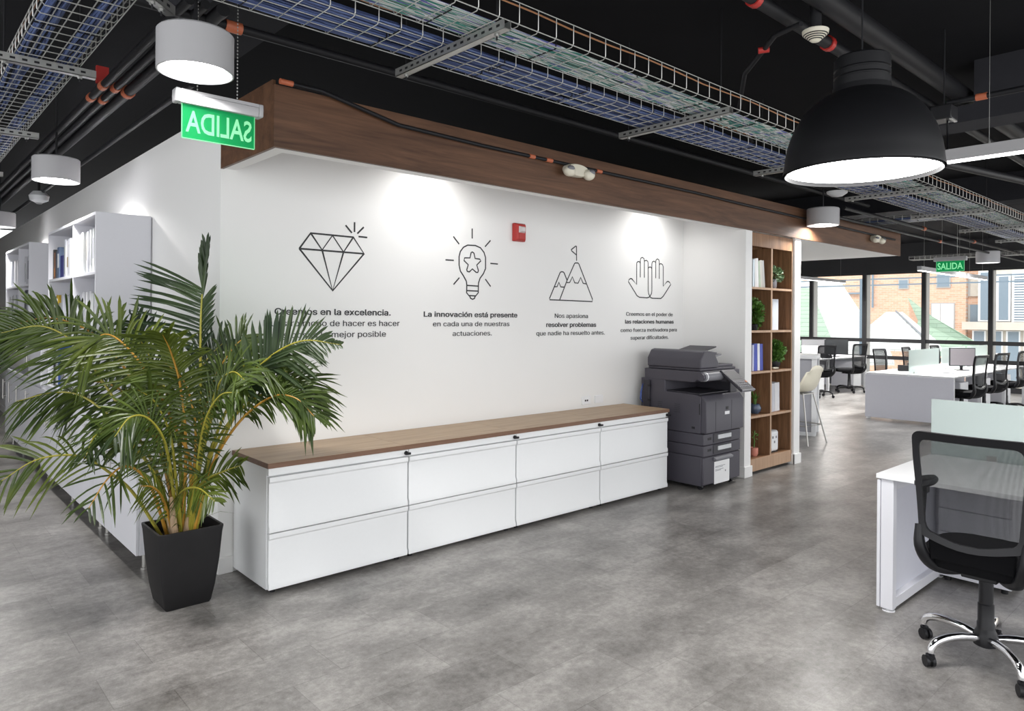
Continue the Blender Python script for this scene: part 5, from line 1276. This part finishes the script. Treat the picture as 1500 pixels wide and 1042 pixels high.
for k_ in range(NB): obj('modesty_panel', MB().box(k_ * bay + .06, (k_ + 1) * bay - .06, -.64, -.62, .30, .70), M_LILAC, t)
for k_, x_ in enumerate((.78, 2.03, 3.35)):
    p = thing('pedestal', 'white drawer pedestal under the bench desk, %s from the grey end panel' % ORD[k_], 'drawer pedestal', (10.33 + x_, -.62, 0), group='white drawer pedestals under the bench desk')
    obj('carcass', MB().box(0, .42, -.25, .0, .04, .60), M_SHELFW, p, bevel=.003)
    for z0, z1 in ((.045, .31), (.315, .45), (.455, .595)): obj('drawer', MB().box(.004, .416, -.262, -.25, z0, z1), M_WHITE, p)
    obj('caster', MB().box(.03, .07, -.2, -.16, 0, .04).box(.35, .39, -.2, -.16, 0, .04), M_BLACK, p)
for k_, (x0, x1, lb) in enumerate(((.04, 1.42, 'frosted glass desk screen nearest the grey end panel of the bench desk'), (1.55, 2.85, 'second frosted glass screen on the bench desk, behind the upright monitor'), (2.98, 4.25, 'third frosted glass screen on the bench desk, nearest the windows'))):
    p = thing('desk_screen', lb, 'desk screen', (10.33 + x0, .24 - .6275, .742), group='glass desk screens')
    obj('glass_panel', MB().box(0, x1 - x0, -.004, .004, -.005, .375), M_FROST, p, bevel=.001)
    obj('clamp', MB().box(.2, .24, -.012, .012, -.008, .03).box(x1 - x0 - .24, x1 - x0 - .2, -.012, .012, -.008, .03), M_STEEL, p)
def monitor(label, loc, rotz, w=.50, h=.30, col=None, stand=.09):
    t = thing('monitor', label, 'monitor', loc, rotz, 'computer monitors')
    obj('base', MB().box(-.10, .10, -.07, .08, 0, .012), M_STEEL if col is None else M_BLACK, t, bevel=.004)
    obj('stand', MB().box(-.022, .022, .01, .035, .012, stand + .12), M_BLACK, t)
    obj('display', MB().box(-w / 2, w / 2, -.022, .010, stand, stand + h), M_BLACK, t, bevel=.004)
    obj('screen', MB().box(-w / 2 + .012, w / 2 - .012, -.0245, -.0215, stand + .015, stand + h - .012), col or M_SCREEN, t)
    return t
monitor('upright grey monitor on the near half of the bench desk between two frosted screens', (12.15, -.62, .742), math.radians(-52), .40, .31, plain('unlit_grey_screen', (0.17, 0.155, 0.165), 0.3), .07)
monitor('large dark monitor on the window desk behind the two task chairs', (14.75, 2.62, .742), math.radians(-48), .56, .35, plain('unlit_dark_screen', (0.022, 0.024, 0.026), 0.3), .05)
monitor('second monitor turned away, left behind the large dark monitor', (14.35, 2.95, .742), math.radians(-70), .50, .33, None, .07)
def phone(label, loc, rotz):
    t = thing('desk_phone', label, 'phone', loc, rotz, 'desk phones')
    obj('body', MB().prism([(-.09, 0), (.09, 0), (.09, .10), (.06, .10), (-.09, .025)], 1, -.09, .09), M_BLACK, t, bevel=.006)
    obj('handset', MB().tube(catmull([(-.08, .065, .05), (-.04, .065, .085), (.03, .065, .115), (.08, .065, .12)], 10), [.018, .02, .016, .013, .013, .013, .013, .013, .016, .02, .018], 8), M_BLACK, t)
    obj('keypad', MB().xbox(Matrix.Translation((-.02, -.025, .066)) @ Matrix.Rotation(-.46, 4, 'Y'), .09, .09, .006), M_PRINT3, t)
phone('black desk phone on the far half of the bench desk beside the first frosted screen', (11.15, -.05, .742), math.radians(200))
phone('black desk phone on the window desk in front of the large dark monitor', (14.05, 2.52, .742), math.radians(160))
def papers(name, label, loc, rotz, n=4, col=None):
    t = thing(name, label, 'papers', loc, rotz, 'paper stacks on desks'); r = random.Random(n + int(loc[0] * 10))
    for i in range(n):
        a = r.uniform(-.2, .2); m_ = Matrix.Translation((r.uniform(-.02, .02), r.uniform(-.02, .02), .003 + i * .006)) @ Matrix.Rotation(a, 4, 'Z')
        obj('sheet', MB().xbox(m_, .21, .297, .005), M_PAPER if i % 2 == 0 else (col or M_PAPER), t)
papers('paper_stack', 'stack of white papers beside the black phone on the bench desk', (11.6, -.18, .742), .5)
papers('paper_stack', 'loose papers behind the first frosted screen on the bench desk', (11.2, -.72, .742), .2, 3)
papers('paper_stack', 'papers lying below the large dark monitor on the window desk', (13.55, 2.65, .742), .9, 5)
t = thing('document_holder', 'sloping white document holder left of the large dark monitor', 'document holder', (13.85, 2.78, .742), math.radians(-60), None)
obj('board', MB().prism([(-.17, .02), (.15, .25), (.15, .258), (-.17, .028)], 0, -.17, .17), M_PAPER, t); obj('wire_stand', MB().tube([(-.12, -.15, .02), (-.12, .12, .0), (-.12, .14, .235)], .006, 6).tube([(.12, -.15, .02), (.12, .12, .0), (.12, .14, .235)], .006, 6), M_BLACK, t)

# window desk
t = thing('bench_desk', 'white window desk at the far left of the office, behind the cream bar stool', 'desk', (12.35, 2.36, 0))
obj('tabletop', MB().box(0, 3.55, 0, .70, .715, .740).box(0, 3.55, .715, 1.4, .715, .740), M_WHITE, t, bevel=.002)
for x_ in (.03, 1.50, 3.50):
    lf = MB()
    for y_ in (.03, 1.37): lf.box(x_ - .025, x_ + .025, y_ - .025, y_ + .025, .01, .714)
    fl = obj('leg_frame', lf.box(x_ - .02, x_ + .02, .05, 1.35, .67, .714), M_WHITE, t)
    for y_ in (.03, 1.37): obj('foot', MB().lathe([(.034, 0), (.034, .006), (.012, .012)], (x_, y_, 0), 12), M_WHITE, fl)
obj('end_panel', MB().box(3.53, 3.55, .02, 1.38, .03, .71), M_WHITE, t)
obj('modesty_panel', MB().box(.06, 3.48, .69, .71, .05, .70), M_LILAC, t)
for k_, x_ in enumerate((13.25, 15.2)):
    p = thing('pedestal', ('white drawer pedestal behind the task chair beside the bar stool' if k_ == 0 else 'white drawer pedestal at the right end of the window desk'), 'drawer pedestal', (x_, 2.40, 0), group='white drawer pedestals under the window desk')
    obj('carcass', MB().box(0, .42, .0, .5, .04, .62), M_SHELFW, p, bevel=.003)
    for z0, z1 in ((.045, .31), (.315, .46), (.465, .615)): obj('drawer', MB().box(.004, .416, -.012, 0, z0, z1), M_WHITE, p)
    obj('caster', MB().box(.03, .07, .03, .07, 0, .04).box(.35, .39, .43, .47, 0, .04), M_BLACK, p)
t = thing('desk_screen', 'low frosted screen standing on the window desk beside the pier', 'desk screen', (12.4, 3.068, .742), group='glass desk screens')
obj('glass_panel', MB().box(0, 1.4, -.004, .004, -.005, .375), M_FROST, t); obj('clamp', MB().box(.2, .24, -.012, .012, -.008, .03), M_STEEL, t)

# high table and bar stool
t = thing('high_table', 'white-framed high counter table with grey panels, half hidden by the white pier', 'table', (7.88, -0.08, 0), math.radians(20))
obj('tabletop', MB().box(-.02, .52, 0, 1.8, 1.045, 1.10), M_WHITE, t, bevel=.004)
lf = MB()
for x_ in (0, .44):
    for y_ in (.01, 1.73): lf.box(x_, x_ + .06, y_, y_ + .06, .0, 1.046)
    lf.box(x_, x_ + .06, .07, 1.73, 0.0, .05)
obj('leg_frame', lf, M_WHITE, t, bevel=.003)
for x_ in (.02, .46): obj('side_panel', MB().box(x_, x_ + .02, .07, 1.73, .05, 1.045), M_PANEL, t)
t = thing('bar_stool', 'cream plastic bar stool on slim metal legs beside the high table', 'stool', (7.28, -0.13, 0), math.radians(86))
sh = MB(); NU, NV = 16, 18
rows = []
for j in range(NV + 1):
    v = j / NV
    prof = catmull([(.22, 0, .675), (.17, 0, .66), (.02, 0, .648), (-.12, 0, .665), (-.185, 0, .74), (-.215, 0, .86), (-.235, 0, 1.0)], NV)
    p = prof[j]; wdt = .205 + .02 * math.sin(PI * v) - (.06 * max(0, v - .8) / .2 if v > .8 else 0) - (.05 * max(0, .12 - v) / .12 if v < .12 else 0)
    row = []
    for i in range(NU + 1):
        u = -1 + 2 * i / NU; e = abs(u) ** 2.6
        row.append((p.x + (.075 * e if .35 < v else .01 * e) * math.sin(PI * min(1, v)), wdt * u, p.z + .055 * e * (1 - v) ** .7 - (.05 * e if v > .92 else 0)))
    rows.append(row)
sh.loft(rows, cap=False, close=False)
so = obj('seat_shell', sh, M_CREAM, t); sd = so.modifiers.new('thickness', 'SOLIDIFY'); sd.thickness = .010
for sx_, sy_ in ((1, 1), (1, -1), (-1, 1), (-1, -1)):
    obj('leg', MB().tube([(.11 * sx_ - .0, .12 * sy_, .645), (.24 * sx_, .23 * sy_, .004)], .0095, 8), M_BRUSHED, t)
fp = lambda z, sx_, sy_: (sx_ * (.11 + .13 * (1 - z / .645)), sy_ * (.12 + .11 * (1 - z / .645)), z)
obj('foot_rail', MB().tube([fp(.24, 1, 1), fp(.24, 1, -1), fp(.24, -1, -1), fp(.24, -1, 1), fp(.24, 1, 1)], .007, 8), M_BRUSHED, t)
obj('seat_bracket', MB().box(-.12, .12, -.13, .13, .628, .640), M_BRUSHED, t)

# ================================================================ outside the windows
def outside(name, label, cat, loc, group=None): return thing(name, label, cat, loc, 0, group)
BXW = 34.0
b = outside('brick_building', 'orange brick building across the street seen through the windows', 'building', (BXW, 0, -8))
def wy(y0, y1, z0, z1, x0, x1): return MB().box(x0, x1, y0, y1, z0 + 8, z1 + 8)
obj('facade', wy(5.2, 26, -8, 12, 0, 5), M_BRICK, b)
obj('facade', wy(4.72, 5.2, -8, 12, .35, 5), M_BRICK, b)
for y0, y1, z0, z1, mm, nm in ((7.54, 7.89, 3.11, 3.47, M_FARGLASS, 'window'), (5.83, 6.30, 3.12, 3.66, M_FARGLASS, 'window'), (5.66, 6.51, 1.15, 2.35, M_PAPER, 'window')):
    f_ = obj(nm, MB().box(-.06, .02, y0 - .05, y1 + .05, z0 - .05 + 8, z1 + .05 + 8), M_FRAMEG, b)
    obj('pane', MB().box(-.075, -.055, y0, y1, z0 + 8, z1 + 8), mm, f_)
    if mm is M_PAPER: obj('mullion', MB().box(-.09, -.07, 6.15, 6.19, z0 + 8, z1 + 8), M_FRAMEG, f_)
for z0, z1 in ((2.68, 3.64), (1.46, 2.32)):
    f_ = obj('window', MB().box(.29, .36, 4.74, 5.19, z0 + 8, z1 + 8), M_FRAMEG, b); obj('pane', MB().box(.27, .30, 4.76, 5.1, z0 + 8, z1 + 8), M_FARGLASS if z0 < 2 else M_CONC, f_)
obj('downpipe', MB().tube([(-.12, 9.05, 10.2), (-.12, 9.05, 12.6)], .05, 8), M_FARGLASS, b)
obj('ledge', MB().box(-.15, .02, 9.6, 10.9, 10.86, 10.94), M_FARGLASS, b)
p = outside('concrete_building', 'pale building with tall white-framed windows and louvres through the rightmost window', 'building', (BXW, 0, -8))
obj('facade', wy(-14, 4.72, -8, 12, .1, 5), M_CONC, p)
for y0, y1, z0, z1, kind in ((4.18, 4.72, 1.58, 3.75, 0), (3.55, 4.05, 1.59, 3.55, 0), (1.6, 3.50, 1.50, 3.66, 1), (-.4, 1.3, 1.5, 3.66, 0)):
    f_ = obj('window', MB().box(-.05, .12, y0, y1, z0 + 8, z1 + 8), M_WHITE, p)
    obj('pane', MB().box(-.07, -.045, y0 + .07, y1 - .09, z0 + .06 + 8, z1 - .06 + 8), M_FARGLASS, f_)
    if kind:
        lv = MB(); z = z0 + .08
        while z < z1 - .08: lv.box(-.10, -.072, y0 + .07, y1 - .07, z + 8, z + .05 + 8); z += .105
        obj('louvre', lv, M_WHITE, f_)
obj('ledge', MB().box(-.35, .1, -14, 4.72, 9.22, 9.56).box(-.35, -.005, 4.72, 5.25, 9.22, 9.56), M_CONC, p)
for k_ in range(7):
    y1 = 4.95 - k_ * .62; f_ = obj('window', MB().box(.02, .12, y1 - .5, y1, 8 - .95, 9.18), M_WHITE, p); obj('pane', MB().box(.0, .03, y1 - .45, y1 - .07, 8 - .9, 9.15), M_FARGLASS, f_)
def roof_slab(name, label, pts, mat, th=.12):
    o = thing(name, label, 'roof', pts[0], 0, 'roofs across the street')
    P0 = Vector(pts[0]); q = [Vector(v) - P0 for v in pts]
    nrm = (q[1] - q[0]).cross(q[-1] - q[0]).normalized(); nrm = nrm if nrm.z > 0 else -nrm
    obj('roof_slope', MB().loft([[v - nrm * th for v in q], q]), mat, o, smooth=False)
    return o
roof_slab('shingle_roof', 'large bright white shingle roof through the second window', ROOFS['white'], M_ROOFW)
roof_slab('shingle_roof', 'pale green shingle roof through the leftmost window', ROOFS['green'], M_ROOFG)
o = roof_slab('shingle_roof', 'low pale shingle roof with a dark seam through the third window', ROOFS['low'], M_ROOFW)
q0 = Vector(ROOFS['low'][0]); s0_ = Vector(ROOFS['low'][1]); s1_ = Vector(ROOFS['low'][2])
obj('roof_seam', MB().tube([(Vector((31.0, 7.0, 2.0)) - q0), (Vector((26.5, 4.35, .86)) - q0)], .035, 6), M_FARGLASS, o)
o = roof_slab('shingle_roof', 'green gabled roof in front of the brick building through the fourth window', ROOFS['gable'], M_ROOFG)
q0 = Vector(ROOFS['gable'][0])
obj('gable_wall', MB().loft([[Vector(v) - q0 + Vector((.2, 0, -.1)) for v in ((32, 6.89, 2.55), (29.6, 5.3, 1.75), (29.6, 5.6, .6), (32, 6.85, 1.2))], [Vector(v) - q0 + Vector((.5, 0.05, -.1)) for v in ((32, 6.89, 2.55), (29.6, 5.3, 1.75), (29.6, 5.6, .6), (32, 6.85, 1.2))]]), M_BRICK, o)
r_ = outside('window_railing', 'two horizontal grey rails running outside across the tops of the windows', 'railing', (22.0, 0, 2.7))
for z in (0, .19): obj('rail', MB().box(-.03, .03, -6, 12, z - .02, z + .02), M_FARGLASS, r_)
for y_ in (-3, 0.5, 4.9, 9): obj('post', MB().box(-.04, .04, y_ - .04, y_ + .04, -11, .22), M_FARGLASS, r_)
struct('street_ground', MB().box(18, 60, -30, 40, -8.2, -8), M_CONC)
